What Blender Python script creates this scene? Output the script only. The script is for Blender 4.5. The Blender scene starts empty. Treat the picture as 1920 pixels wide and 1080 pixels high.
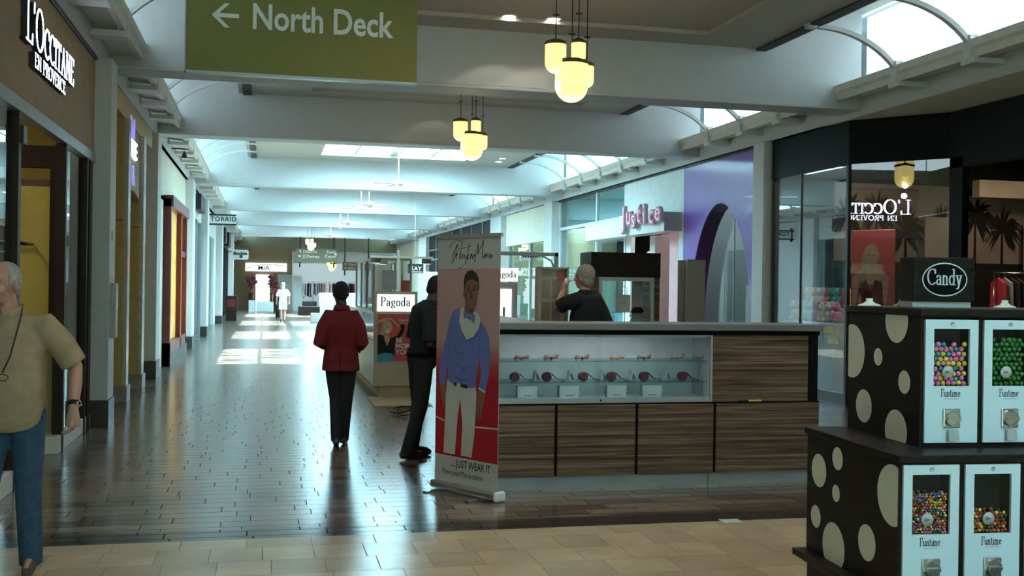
import bpy, bmesh, math, random
from mathutils import Vector, Matrix, Euler
random.seed(7)
sc = bpy.context.scene
C = sc.collection
PI = math.pi

# ------------------------------------------------------------------ camera
TH, ROLL, PITCH, FPX, CAMZ = math.atan(461/2000), 0.0145, -0.00165, 2000.0, 1.65
FW = Vector((math.sin(TH)*math.cos(PITCH), math.cos(TH)*math.cos(PITCH), math.sin(PITCH)))
R0 = Vector((math.cos(TH), -math.sin(TH), 0)); U0 = R0.cross(FW)
CR = R0*math.cos(ROLL) + U0*math.sin(ROLL); CU = U0*math.cos(ROLL) - R0*math.sin(ROLL)
CP = Vector((0, 0, CAMZ))
cam = bpy.data.cameras.new('camera'); cam_o = bpy.data.objects.new('camera', cam); C.objects.link(cam_o)
cam.sensor_width = 36; cam.lens = 36*FPX/1920; cam.clip_end = 400
cm = Matrix.Identity(4)
for i in range(3):
    cm[i][0] = CR[i]; cm[i][1] = CU[i]; cm[i][2] = -FW[i]; cm[i][3] = CP[i]
cam_o.matrix_world = cm
sc.camera = cam_o
sc.view_settings.view_transform = 'Standard'; sc.view_settings.look = 'None'
sc.view_settings.gamma = 1; sc.view_settings.use_curve_mapping = False
sc.view_settings.exposure = EXPOSURE = 0.0
# ------------------------------------------------------------------ world and sun
w = bpy.data.worlds.new('sky'); sc.world = w; w.use_nodes = True
bg = w.node_tree.nodes['Background']; bg.inputs[0].default_value = (0.46, 0.86, 1.0, 1); bg.inputs[1].default_value = 33.0
sun = bpy.data.lights.new('sun', 'SUN'); sun.energy = 50; sun.angle = 0.012; sun.color = (.66, .94, 1)
sun_o = bpy.data.objects.new('sun', sun); C.objects.link(sun_o)
sun_o.rotation_euler = Vector((-2.35, -0.95, -5.05)).to_track_quat('-Z', 'Y').to_euler()
SKY_E = 1.7      # strength of the clerestory glazing
PEND_E = 9.0     # strength of the pendant globes

def at(px, py, n, d):
    """point where the sight line of a pixel meets the plane n.p = d"""
    v = FW + CR*((px-960)/FPX) + CU*((540-py)/FPX); n = Vector(n)
    return CP + v*((d - n.dot(CP))/n.dot(v))
def atx(px, py, X): return at(px, py, (1, 0, 0), X)
def aty(px, py, Y): return at(px, py, (0, 1, 0), Y)
def atz(px, py, Z=0.0): return at(px, py, (0, 0, 1), Z)

# ------------------------------------------------------------------ materials
MATS = {}
def mat(name, col, rough=.6, metal=0, emit=None, es=0, var=0.06, vs=6.0, spec=.5, alpha=None, coat=0):
    if name in MATS: return MATS[name]
    m = bpy.data.materials.new(name); m.use_nodes = True; nt = m.node_tree
    b = nt.nodes['Principled BSDF']
    b.inputs['Roughness'].default_value = rough; b.inputs['Metallic'].default_value = metal
    b.inputs['Specular IOR Level'].default_value = spec; b.inputs['Coat Weight'].default_value = coat
    if var:
        tc = nt.nodes.new('ShaderNodeTexCoord'); nz = nt.nodes.new('ShaderNodeTexNoise'); nz.inputs['Scale'].default_value = vs
        nz.inputs['Detail'].default_value = 3
        rp = nt.nodes.new('ShaderNodeValToRGB')
        rp.color_ramp.elements[0].color = (*[c*(1-var) for c in col], 1); rp.color_ramp.elements[1].color = (*[min(1, c*(1+var)) for c in col], 1)
        rp.color_ramp.elements[0].position = .3; rp.color_ramp.elements[1].position = .7
        nt.links.new(tc.outputs['Object'], nz.inputs['Vector']); nt.links.new(nz.outputs['Fac'], rp.inputs['Fac']); nt.links.new(rp.outputs['Color'], b.inputs['Base Color'])
    else: b.inputs['Base Color'].default_value = (*col, 1)
    if emit: b.inputs['Emission Color'].default_value = (*emit, 1); b.inputs['Emission Strength'].default_value = es
    MATS[name] = m; return m
def glass(name, refl=.12, tint=(1, 1, 1), rough=0.0, fres=True):
    m = bpy.data.materials.new(name); m.use_nodes = True; nt = m.node_tree; nt.nodes.clear()
    o = nt.nodes.new('ShaderNodeOutputMaterial'); mx = nt.nodes.new('ShaderNodeMixShader')
    t = nt.nodes.new('ShaderNodeBsdfTransparent'); t.inputs[0].default_value = (*tint, 1)
    g = nt.nodes.new('ShaderNodeBsdfGlossy'); g.inputs['Roughness'].default_value = rough
    lw = nt.nodes.new('ShaderNodeLayerWeight'); lw.inputs['Blend'].default_value = .5
    pw = nt.nodes.new('ShaderNodeMath'); pw.operation = 'POWER'; pw.inputs[1].default_value = 5
    ad = nt.nodes.new('ShaderNodeMath'); ad.operation = 'MULTIPLY_ADD'; ad.use_clamp = True; ad.inputs[1].default_value = .7; ad.inputs[2].default_value = refl+.02
    nt.links.new(lw.outputs['Facing'], pw.inputs[0]); nt.links.new(pw.outputs[0], ad.inputs[0]); nt.links.new(ad.outputs[0], mx.inputs[0])
    nt.links.new(t.outputs[0], mx.inputs[1]); nt.links.new(g.outputs[0], mx.inputs[2]); nt.links.new(mx.outputs[0], o.inputs[0])
    MATS[name] = m; return m
def woodmat(name, c1, c2, scale=(1, 1, 12), rough=.45, c3=None):
    m = bpy.data.materials.new(name); m.use_nodes = True; nt = m.node_tree; b = nt.nodes['Principled BSDF']
    tc = nt.nodes.new('ShaderNodeTexCoord'); mp = nt.nodes.new('ShaderNodeMapping'); mp.inputs['Scale'].default_value = scale
    nz = nt.nodes.new('ShaderNodeTexNoise'); nz.inputs['Scale'].default_value = 2.2; nz.inputs['Detail'].default_value = 6; nz.inputs['Roughness'].default_value = .65
    rp = nt.nodes.new('ShaderNodeValToRGB'); e = rp.color_ramp.elements
    e[0].color = (*c1, 1); e[0].position = .32; e[1].color = (*c2, 1); e[1].position = .68
    if c3: x = rp.color_ramp.elements.new(.5); x.color = (*c3, 1)
    nt.links.new(tc.outputs['Object'], mp.inputs[0]); nt.links.new(mp.outputs[0], nz.inputs['Vector']); nt.links.new(nz.outputs['Fac'], rp.inputs[0]); nt.links.new(rp.outputs[0], b.inputs['Base Color'])
    b.inputs['Roughness'].default_value = rough; b.inputs['Specular IOR Level'].default_value = .15; MATS[name] = m; return m
def tilemat(name, w_, h_, c1, c2, mortar, bias, rough, ms=.006, off=.5, sq=1):
    m = bpy.data.materials.new(name); m.use_nodes = True; nt = m.node_tree; b = nt.nodes['Principled BSDF']
    tc = nt.nodes.new('ShaderNodeTexCoord'); br = nt.nodes.new('ShaderNodeTexBrick')
    br.offset = off; br.inputs['Scale'].default_value = 1; br.inputs['Brick Width'].default_value = w_; br.inputs['Row Height'].default_value = h_
    br.inputs['Mortar Size'].default_value = ms; br.inputs['Bias'].default_value = bias; br.inputs['Mortar Smooth'].default_value = .1
    br.offset_frequency = 2; br.squash = sq; br.squash_frequency = 3
    br.inputs['Color1'].default_value = (*c1, 1); br.inputs['Color2'].default_value = (*c2, 1); br.inputs['Mortar'].default_value = (*mortar, 1)
    nz = nt.nodes.new('ShaderNodeTexNoise'); nz.inputs['Scale'].default_value = 3; nz.inputs['Detail'].default_value = 5
    mx = nt.nodes.new('ShaderNodeMix'); mx.data_type = 'RGBA'; mx.blend_type = 'MULTIPLY'; mx.inputs[0].default_value = .45
    # every course starts at its own random point along the row
    sx_ = nt.nodes.new('ShaderNodeSeparateXYZ'); cx_ = nt.nodes.new('ShaderNodeCombineXYZ'); nt.links.new(tc.outputs['Object'], sx_.inputs[0])
    dv = nt.nodes.new('ShaderNodeMath'); dv.operation = 'DIVIDE'; dv.inputs[1].default_value = h_; fl = nt.nodes.new('ShaderNodeMath'); fl.operation = 'FLOOR'
    wn = nt.nodes.new('ShaderNodeTexWhiteNoise'); wn.noise_dimensions = '1D'; ml = nt.nodes.new('ShaderNodeMath'); ml.operation = 'MULTIPLY_ADD'; ml.inputs[1].default_value = w_
    nt.links.new(sx_.outputs['Y'], dv.inputs[0]); nt.links.new(dv.outputs[0], fl.inputs[0]); nt.links.new(fl.outputs[0], wn.inputs['W']); nt.links.new(wn.outputs['Value'], ml.inputs[0]); nt.links.new(sx_.outputs['X'], ml.inputs[2])
    nt.links.new(ml.outputs[0], cx_.inputs['X']); nt.links.new(sx_.outputs['Y'], cx_.inputs['Y'])
    nt.links.new(cx_.outputs[0], br.inputs['Vector']); nt.links.new(tc.outputs['Object'], nz.inputs['Vector'])
    br.inputs['Color1'].default_value = (0, 0, 0, 1); br.inputs['Color2'].default_value = (1, 1, 1, 1); br.inputs['Mortar'].default_value = (.5, .5, .5, 1)
    cr = nt.nodes.new('ShaderNodeValToRGB'); e = cr.color_ramp.elements; mid = [(p+q)/2 for p, q in zip(c1, c2)]
    e[0].color = (*c1, 1); e[0].position = .42; e[1].color = (*c2, 1); e[1].position = .62; x_ = e.new(.52); x_.color = (*mid, 1)
    m2 = nt.nodes.new('ShaderNodeMix'); m2.data_type = 'RGBA'; m2.inputs[7].default_value = (*mortar, 1); nt.links.new(br.outputs['Color'], cr.inputs[0]); nt.links.new(br.outputs['Fac'], m2.inputs[0]); nt.links.new(cr.outputs[0], m2.inputs[6])
    nt.links.new(m2.outputs[2], mx.inputs[6]); nt.links.new(nz.outputs['Fac'], mx.inputs[7]); nt.links.new(mx.outputs[2], b.inputs['Base Color'])
    bp = nt.nodes.new('ShaderNodeBump'); bp.inputs['Strength'].default_value = .25; bp.inputs['Distance'].default_value = .002; bp.invert = True
    nt.links.new(br.outputs['Fac'], bp.inputs['Height']); nt.links.new(bp.outputs[0], b.inputs['Normal'])
    b.inputs['Roughness'].default_value = rough; b.inputs['Specular IOR Level'].default_value = 1.0; b.inputs['Coat Roughness'].default_value = .2
    for sock, v0, v1 in (('Coat Weight', .35 if name == 'plank_tile' else .15, 0), ('Roughness', rough, .9), ('Specular IOR Level', .9, .1)):
        mr = nt.nodes.new('ShaderNodeMapRange'); mr.inputs['To Min'].default_value = v0; mr.inputs['To Max'].default_value = v1; nt.links.new(br.outputs['Fac'], mr.inputs['Value']); nt.links.new(mr.outputs[0], b.inputs[sock])
    MATS[name] = m; return m

mat('white_paint', (.62, .64, .64), .6, var=.02); mat('ceiling_paint', (.46, .45, .42), .8, var=.02); mat('beam_paint', (.52, .55, .57), .6, var=.02)
mat('cream_paint', (.72, .68, .55), .6); mat('slot_dark', (.05, .05, .05), .7); mat('trim_ledge', (.66, .64, .58), .6)
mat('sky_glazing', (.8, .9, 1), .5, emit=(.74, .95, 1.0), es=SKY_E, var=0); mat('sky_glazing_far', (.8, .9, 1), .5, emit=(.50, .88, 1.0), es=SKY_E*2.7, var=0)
mat('tan_plaster', (.40, .29, .165), .7); mat('gold_plaster', (.50, .33, .10), .5); mat('mosaic', (.5, .47, .42), .25, var=.5, vs=90)
mat('stone_base', (.30, .27, .24), .4, var=.2); mat('dark_base', (.035, .03, .03), .35); mat('steel', (.55, .56, .57), .3, 1); mat('dark_bronze', (.030, .018, .014), .5, spec=.2)
mat('grey_metal', (.33, .35, .37), .4, .3); mat('black', (.012, .012, .014), .45); mat('black_cloth', (.013, .014, .018), .9, var=.2, vs=30); mat('chrome', (.75, .76, .78), .16, 1)
mat('olive_yellow', (.50, .40, .09), .6); mat('olive_wall', (.26, .235, .15), .7); mat('maroon', (.14, .015, .02), .35); mat('red_print', (.55, .03, .03), .5)
mat('amber_glass', (.75, .42, .08), .35, emit=(1, .55, .1), es=.28, var=.5, vs=2.5); mat('green_sign', (.22, .21, .06), .7, var=.03)
mat('white_letter', (.80, .82, .80), .5, var=0); mat('lit_letter', (1, 1, 1), .5, emit=(.75, .8, 1), es=5, var=0); mat('lit_panel', (1, 1, 1), .4, emit=(.95, 1, 1), es=1.25, var=0)
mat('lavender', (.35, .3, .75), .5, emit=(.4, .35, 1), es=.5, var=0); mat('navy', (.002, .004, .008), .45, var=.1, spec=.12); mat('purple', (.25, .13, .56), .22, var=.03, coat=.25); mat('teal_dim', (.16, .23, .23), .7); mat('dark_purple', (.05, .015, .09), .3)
mat('blossom_rose', (.30, .06, .12), .8); mat('pink', (.75, .42, .45), .6); mat('hot_pink', (.85, .08, .3), .5); mat('white_gloss', (.72, .78, .80), .25); mat('counter_grey', (.15, .15, .155), .4); mat('shadow_black', (.004, .004, .005), .7, spec=.1)
mat('kick_metal', (.42, .44, .46), .35, .5); mat('beige_laminate', (.52, .45, .33), .4); mat('mat_tan', (.45, .36, .22), .8); mat('cream_spot', (.84, .82, .68), .5, var=.03)
mat('case_white', (.60, .63, .66), .5); mat('brown_wall', (.20, .14, .075), .6); mat('grey_cloth', (.3, .31, .32), .8); mat('teal_glass_back', (.18, .40, .42), .5)
mat('wood_brown', (.12, .06, .03), .5); mat('grey_box', (.45, .46, .45), .5); mat('globe_metal', (.16, .11, .05), .4, .6)
mat('globe_glass', (1, .85, .5), .3, emit=(1.0, .80, .25), es=PEND_E*.155, var=0); mat('globe_core', (1, .9, .6), .3, emit=(1, .8, .42), es=PEND_E, var=0)
mat('lamp_disc', (1, 1, 1), .3, emit=(1, .93, .75), es=14, var=0); mat('photo_tan', (.40, .33, .24), .6, var=.25, vs=1.2); mat('mural_tan', (.22, .17, .125), .7, var=.3, vs=.8); mat('photo_dark', (.012, .010, .008), .7, spec=.15)
mat('poster_red', (.60, .09, .08), .5, var=.08); mat('skin_print', (.62, .40, .27), .6); mat('blonde', (.50, .36, .20), .7); mat('teal', (.05, .35, .5), .6); mat('fan_white', (.88, .88, .88), .4)
glass('pane', .05); glass('pane_mirror', .24, (.80, .86, .88)); glass('pane_dark_shop', .15, (.88, .92, .94)); glass('case_glass', .0, (.96, .98, .99)); glass('shelf_glass', .05, (.80, .92, .90)); glass('pane_teal', .16, (.7, .93, .95)); glass('window_clear', .01)
woodmat('zebra', (.035, .020, .014), (.27, .18, .125), (.45, .45, 22), .5, (.12, .076, .053))
woodmat('cabinet_dark', (.006, .0045, .004), (.026, .017, .014), (6, 1.5, 26), .45)
tilemat('plank_tile', .52, .165, (.30, .222, .155), (.11, .078, .062), (.02, .017, .015), .0, .20, .003, 0)
tilemat('border_tile', .52, .14, (.040, .030, .030), (.028, .022, .022), (.015, .013, .012), 0, .22, .004, .3)
tilemat('beige_tile', .31, .325, (.70, .56, .36), (.60, .48, .32), (.26, .21, .15), 0, .27, .003, 0, 1.3)

# ------------------------------------------------------------------ mesh helpers
class MB:
    """collects shapes in world space (through self.T) and links them as one mesh object"""
    def __init__(s, T=None): s.v = []; s.f = []; s.m = []; s.T = T or Matrix.Identity(4); s.mi = 0; s.sm = []
    def add(s, vs, fs, smooth=False):
        k = len(s.v); s.v += [s.T @ Vector(p) for p in vs]
        for f in fs: s.f.append([k+i for i in f]); s.m.append(s.mi); s.sm.append(smooth)
        return s
    def box(s, x0, x1, y0, y1, z0, z1):
        if x0 > x1: x0, x1 = x1, x0
        if y0 > y1: y0, y1 = y1, y0
        if z0 > z1: z0, z1 = z1, z0
        return s.add([(x0,y0,z0),(x1,y0,z0),(x1,y1,z0),(x0,y1,z0),(x0,y0,z1),(x1,y0,z1),(x1,y1,z1),(x0,y1,z1)],
              [(0,3,2,1),(4,5,6,7),(0,1,5,4),(1,2,6,5),(2,3,7,6),(3,0,4,7)])
    def prism(s, poly, t0, t1, axis='z'):
        n = len(poly)
        def P(a, b, t): return {'z': (a, b, t), 'y': (a, t, b), 'x': (t, a, b)}[axis]
        vs = [P(a, b, t0) for a, b in poly] + [P(a, b, t1) for a, b in poly]
        return s.add(vs, [tuple(range(n))[::-1], tuple(range(n, 2*n))] + [(i, (i+1) % n, n+(i+1) % n, n+i) for i in range(n)])
    def poly(s, pts): return s.add(pts, [tuple(range(len(pts)))])
    def tube(s, path, rad, n=10, cap=True, smooth=True, sq=None):
        path = [Vector(p) for p in path]
        if not hasattr(rad, '__len__'): rad = [rad]*len(path)
        vs = []; fs = []; up = None
        for i, p in enumerate(path):
            d = (path[min(i+1, len(path)-1)] - path[max(i-1, 0)]).normalized()
            if up is None: up = Vector((0, 1, 0)) if abs(d.y) < .9 else Vector((1, 0, 0))
            up = (up - d*up.dot(d)).normalized(); sd = d.cross(up)
            rr = rad[i]; ra, rb = rr if hasattr(rr, '__len__') else (rr, rr)
            for k in range(n):
                a = 2*PI*k/n; vs.append(p + sd*math.cos(a)*ra + up*math.sin(a)*rb)
        for i in range(len(path)-1):
            for k in range(n): fs.append((i*n+k, i*n+(k+1) % n, (i+1)*n+(k+1) % n, (i+1)*n+k))
        if cap: fs.append(tuple(range(n))[::-1]); fs.append(tuple(len(vs)-n+k for k in range(n)))
        return s.add(vs, fs, smooth)
    def lathe(s, prof, c=(0, 0, 0), n=24, smooth=True, sx=1, sy=1, cap=True):
        vs = []; fs = []; c = Vector(c)
        for r, z in prof:
            for k in range(n): a = 2*PI*k/n; vs.append(c + Vector((r*math.cos(a)*sx, r*math.sin(a)*sy, z)))
        for i in range(len(prof)-1):
            for k in range(n): fs.append((i*n+k, i*n+(k+1) % n, (i+1)*n+(k+1) % n, (i+1)*n+k))
        if cap: fs.append(tuple(range(n))[::-1]); fs.append(tuple(len(vs)-n+k for k in range(n)))
        return s.add(vs, fs, smooth)
    def ball(s, c, r, n=14, m=9):
        if not hasattr(r, '__len__'): r = (r, r, r)
        vs = [(c[0], c[1], c[2]-r[2])]; fs = []
        for j in range(1, m):
            t = PI*j/m - PI/2
            for k in range(n): a = 2*PI*k/n; vs.append((c[0]+r[0]*math.cos(t)*math.cos(a), c[1]+r[1]*math.cos(t)*math.sin(a), c[2]+r[2]*math.sin(t)))
        vs.append((c[0], c[1], c[2]+r[2])); L = len(vs)-1
        for k in range(n):
            fs.append((0, 1+(k+1) % n, 1+k)); fs.append((L, L-n+k, L-n+(k+1) % n))
            for j in range(m-2): fs.append((1+j*n+k, 1+j*n+(k+1) % n, 1+(j+1)*n+(k+1) % n, 1+(j+1)*n+k))
        return s.add(vs, fs, True)
    def build(s, name, mt, parent=None, bevel=0, voxel=0, smooth_it=0, kind=None, T=None):
        inv = parent_world(parent).inverted() if parent else Matrix.Identity(4)
        me = bpy.data.meshes.new(name); me.from_pydata([inv @ p for p in s.v], [], s.f)
        for i, x in enumerate(mt if isinstance(mt, (list, tuple)) else [mt]): me.materials.append(MATS[x] if isinstance(x, str) else x)
        for p, i, sm in zip(me.polygons, s.m, s.sm): p.material_index = i; p.use_smooth = sm
        me.update()
        o = bpy.data.objects.new(name, me); C.objects.link(o)
        if bevel or voxel:
            if voxel:
                md = o.modifiers.new('r', 'REMESH'); md.mode = 'VOXEL'; md.voxel_size = voxel; md.use_smooth_shade = True
                if smooth_it: k = o.modifiers.new('s', 'SMOOTH'); k.iterations = smooth_it; k.factor = .5
            else:
                md = o.modifiers.new('b', 'BEVEL'); md.width = bevel; md.segments = 2; md.limit_method = 'ANGLE'
            dg = bpy.context.evaluated_depsgraph_get(); dg.update()
            nm = bpy.data.meshes.new_from_object(o.evaluated_get(dg)); o.modifiers.clear(); o.data = nm; nm.name = name
        if parent: o.parent = parent
        if kind: o['kind'] = kind
        return o
WM = {}
def parent_world(o):
    m = Matrix.Identity(4)
    while o is not None:
        m = (Matrix.Translation(o.location) @ o.rotation_euler.to_matrix().to_4x4() @ Matrix.Diagonal((*o.scale, 1))) @ m; o = o.parent
    return m
def tag(o, label, cat, group=None, kind=None):
    o['label'] = label; o['category'] = cat
    if group: o['group'] = group
    if kind: o['kind'] = kind
    return o
def thing(name, label, cat, loc=(0, 0, 0), rz=0, group=None):
    o = bpy.data.objects.new(name, None); C.objects.link(o); o.location = loc; o.rotation_euler = (0, 0, rz)
    o.empty_display_size = .1
    return tag(o, label, cat, group)
def struct(o, label=None):
    o['kind'] = 'structure'
    if label: o['label'] = label
    return o
def copy_tree(o, parent=None):
    c = o.copy(); C.objects.link(c)
    if parent: c.parent = parent
    for ch in list(o.children): copy_tree(ch, c)
    return c
def TR(loc, rz=0): return Matrix.Translation(loc) @ Matrix.Rotation(rz, 4, 'Z')
def PL(o, r, u):
    """frame of a flat face: x = r, y = u, z = outward normal"""
    r = Vector(r).normalized(); u = Vector(u).normalized(); n = r.cross(u); m = Matrix.Identity(4)
    for i in range(3): m[i][0] = r[i]; m[i][1] = u[i]; m[i][2] = n[i]; m[i][3] = o[i]
    return m
def text(mb, s, size, T, ext=0.0, sx=1.0, bold=0, shear=0, align='LEFT', space=1):
    cu = bpy.data.curves.new('lettering', 'FONT'); cu.body = s; cu.size = size; cu.extrude = ext; cu.offset = bold; cu.shear = shear
    cu.align_x = align; cu.space_character = space; cu.resolution_u = 3
    o = bpy.data.objects.new('lettering', cu); C.objects.link(o)
    dg = bpy.context.evaluated_depsgraph_get(); dg.update(); me = bpy.data.meshes.new_from_object(o.evaluated_get(dg))
    old = mb.T; mb.T = T @ Matrix.Diagonal((sx, 1, 1, 1))
    mb.add([v.co.copy() for v in me.vertices], [tuple(p.vertices) for p in me.polygons]); mb.T = old
    bpy.data.objects.remove(o); bpy.data.curves.remove(cu); bpy.data.meshes.remove(me); return mb
# a serif alphabet written with a broad nib: thick uprights, thin crossbars
def arc(cx, cy, rx, ry, a0, a1, n=14): return [(cx+rx*math.cos(math.radians(a0+(a1-a0)*i/n)), cy+ry*math.sin(math.radians(a0+(a1-a0)*i/n))) for i in range(n+1)]
def SF(x, y, w=.13): return [(x-w, y), (x+w, y)]
GL = {
 'L': (.62, [[(.14, 1), (.14, 0)], SF(.14, 1), [(0, 0), (.56, 0), (.58, .22)]]), "'": (.2, [[(.08, 1), (.06, .78)]]),
 'O': (.86, [arc(.4, .5, .36, .5, 0, 360, 26)]), 'C': (.76, [arc(.42, .5, .38, .5, 48, 312, 20), [(.68, .98), (.68, .72)]]),
 'I': (.34, [[(.15, 1), (.15, 0)], SF(.15, 1), SF(.15, 0)]), 'T': (.68, [[(.32, 1), (.32, 0)], [(.02, .8), (.03, 1), (.61, 1), (.62, .8)], SF(.32, 0)]),
 'A': (.76, [[(.08, 0), (.36, 1)], [(.36, 1), (.62, 0)], [(.16, .34), (.54, .34)], SF(.06, 0, .1), SF(.62, 0, .11)]),
 'N': (.82, [[(.12, 0), (.12, 1)], [(.12, 1), (.66, 0)], [(.66, 0), (.66, 1)], SF(.12, 0, .1), SF(.1, 1, .1), SF(.66, 1, .1)]),
 'E': (.66, [[(.14, 0), (.14, 1)], [(.02, 1), (.54, 1), (.55, .8)], [(.14, .52), (.42, .52)], [(.02, 0), (.56, 0), (.58, .22)]]),
 'P': (.66, [[(.14, 0), (.14, 1)], [(.02, 1), (.3, 1)] + arc(.3, .74, .26, .26, 90, -90, 10) + [(.14, .48)], SF(.14, 0)]),
 'R': (.74, [[(.14, 0), (.14, 1)], [(.02, 1), (.3, 1)] + arc(.3, .74, .24, .26, 90, -90, 10) + [(.14, .48)], [(.32, .48), (.62, 0), (.7, 0)], SF(.14, 0)]),
 'V': (.74, [[(.08, 1), (.36, 0)], [(.36, 0), (.62, 1)], SF(.08, 1, .1), SF(.62, 1, .1)]),
 'F': (.6, [[(.14, 0), (.14, 1)], [(.0, 1), (.52, 1), (.54, .8)], [(.14, .55), (.4, .55)], SF(.14, 0)]),
 'a': (.52, [[(.06, .46), (.12, .58), (.24, .6), (.36, .52), (.37, 0), (.46, 0)], arc(.22, .17, .16, .17, 60, 330, 12)]),
 'g': (.56, [arc(.24, .4, .17, .18, 0, 360, 14), [(.38, .52), (.5, .58)], [(.14, .25), (.12, .12), (.3, .06), (.44, -.04), (.4, -.2), (.2, -.26), (.05, -.18), (.08, -.04), (.2, .05)]]),
 'o': (.56, [arc(.25, .29, .2, .3, 0, 360, 16)]), 'd': (.6, [arc(.24, .29, .2, .3, 0, 360, 16), [(.42, 1), (.42, 0), (.54, 0)], [(.32, 1), (.42, 1)]]),
 'n': (.58, [[(.1, .6), (.1, 0)], [(.1, .46), (.22, .59), (.36, .55), (.4, .4), (.4, 0)], SF(.1, 0, .09), SF(.4, 0, .09)]),
 'u': (.56, [[(.02, .6), (.1, .6), (.1, .14), (.2, .01), (.32, .05), (.4, .16)], [(.4, .6), (.4, 0), (.5, 0)]]),
 'y': (.54, [[(.08, .6), (.26, .02)], [(.44, .6), (.2, -.24), (.06, -.24)], SF(.08, .6, .09), SF(.42, .6, .08)]),
 't': (.38, [[(.14, .85), (.14, .1), (.22, 0), (.34, .06)], [(.02, .6), (.3, .6)]]), 'i': (.28, [[(.12, .6), (.12, 0)], [(.11, .82), (.13, .82)], SF(.12, 0, .09)]),
 'm': (.84, [[(.1, .6), (.1, 0)], [(.1, .46), (.22, .59), (.34, .52), (.36, 0)], [(.36, .46), (.48, .59), (.6, .52), (.64, .38), (.64, 0)], SF(.1, 0, .08), SF(.36, 0, .08), SF(.64, 0, .08)]),
 'e': (.5, [[(.07, .32), (.4, .34)] + arc(.24, .3, .18, .29, 10, 320, 16)]), ' ': (.4, []),
}
def hull(pts):
    pts = sorted(set((round(x, 6), round(y, 6)) for x, y in pts))
    def half(p):
        h = []
        for q in p:
            while len(h) > 1 and (h[-1][0]-h[-2][0])*(q[1]-h[-2][1])-(h[-1][1]-h[-2][1])*(q[0]-h[-2][0]) <= 0: h.pop()
            h.append(q)
        return h[:-1]
    return half(pts) + half(pts[::-1])
def serif(mb, s, size, T, ext=0, sx=1.0, nw=.085, nh=.022, track=.04, caps=None):
    x = 0; old = mb.T; mb.T = T; nib = [(nw*math.cos(2*PI*k/8+.39), nh*math.sin(2*PI*k/8+.39)) for k in range(8)]
    for i, ch in enumerate(s):
        k = 1 if (caps is None or i in caps) else .72
        wd, st = GL[ch]
        for line in st:
            for a, b in zip(line[:-1], line[1:]):
                h = hull([(a[0]*k+p, a[1]*k+q) for p, q in nib] + [(b[0]*k+p, b[1]*k+q) for p, q in nib])
                h = [((x+p)*size*sx, q*size) for p, q in h]
                if ext: mb.prism(h, 0, ext)
                else: mb.poly([(p, q, 0) for p, q in h])
        x += wd*k + track
    mb.T = old; return x*size*sx
def serif_w(s, size, sx=1, track=.04, caps=None): return sum(GL[c][0]*(1 if caps is None or i in caps else .72)+track for i, c in enumerate(s))*size*sx
# ------------------------------------------------------------------ the building shell
XL, XR, FZ, CZ = -1.87, 8.2, 4.15, 5.0
XI0, XI1 = -0.42, 6.72        # inner edges of the two side vaults
YB, YE = -7.0, 70.0
BEAMS = [-6.0, 4.4, 13.7, 19.5, 29.3, 39.2, 49.3, 60.0]
BT = .45
def LYp(px): return atx(px, 500, XL).y
def RYp(px): return atx(px, 500, XR).y

f = MB(); f.mi = 0; f.box(-14, 22, 7.36, 84, -.2, 0); f.mi = 1; f.box(-14, 22, 7.06, 7.36, -.2, 0); f.mi = 2; f.box(-14, 22, YB, 7.06, -.2, 0)
struct(f.build('floor', ['plank_tile', 'border_tile', 'beige_tile']))

# flat ceiling with coffers near the camera and skylight wells further on
c = MB()
SKY = []
def slab(x0, x1, y0, y1, holes, z0=CZ, z1=CZ+.12):
    if not holes: c.box(x0, x1, y0, y1, z0, z1); return
    hx0, hx1, hy0, hy1 = holes
    c.box(x0, x1, y0, hy0, z0, z1); c.box(x0, x1, hy1, y1, z0, z1); c.box(x0, hx0, hy0, hy1, z0, z1); c.box(hx1, x1, hy0, hy1, z0, z1)
ys = BEAMS + [YE]
for i in range(len(ys)-1):
    a, b = ys[i]+BT, ys[i+1]
    if i == len(ys)-2: slab(XI0, XI1, a, b, None); continue
    if 0 < ys[i] < 19: 
        h = (.72, 5.65, a+.5, b-.55); slab(XI0, XI1, a, b, h, CZ, CZ+.12); c.box(h[0]-.02, h[1]+.02, h[2]-.02, h[3]+.02, CZ+.055, CZ+.11)
    else:
        m = (a+b)/2; h = (1.35, 5.15, m-1.45, m+3.6) if i > 0 else (2.4, 4.0, m-1.2, m+1.2)
        slab(XI0, XI1, a, b, h); SKY.append(h)
for X0, X1 in ((XL-.1, XI0+.1), (XI1-.1, XR+.1)): c.box(X0, X1, YB, YE, 5.62, 5.74)
for X0, X1 in ((XI0-.1, XI0), (XI1, XI1+.1)): c.box(X0, X1, YB, YE, CZ, 5.64)
c.box(XL-6.5, XL-.02, YB, YE, FZ, FZ+.12); c.box(XR+.02, XR+7, YB, YE, FZ+.0, FZ+.12)
c.box(-14, 22, YE, 84, 4.9, 5.1)
struct(c.build('ceiling', 'ceiling_paint'))
n = 0
for h in SKY:        # glazed roof over each well, with its bars
    n += 1; s = MB(); s.box(h[0], h[1], h[2], h[3], CZ+.085, CZ+.095); o = struct(s.build('window_%d' % n, 'window_clear'))
    s = MB(); mx, my = (h[0]+h[1])/2, (h[2]+h[3])/2
    s.box(mx-.12, mx+.12, h[2], h[3], CZ+.06, CZ+.12)
    for q in ((h[0]+mx-.12)/2, (h[1]+mx+.12)/2): s.box(q-.03, q+.03, h[2], h[3], CZ+.07, CZ+.11)
    s.box(h[0], h[1], my-.04, my+.04, CZ+.07, CZ+.11); s.build('window_frame', 'white_paint', o)

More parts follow.
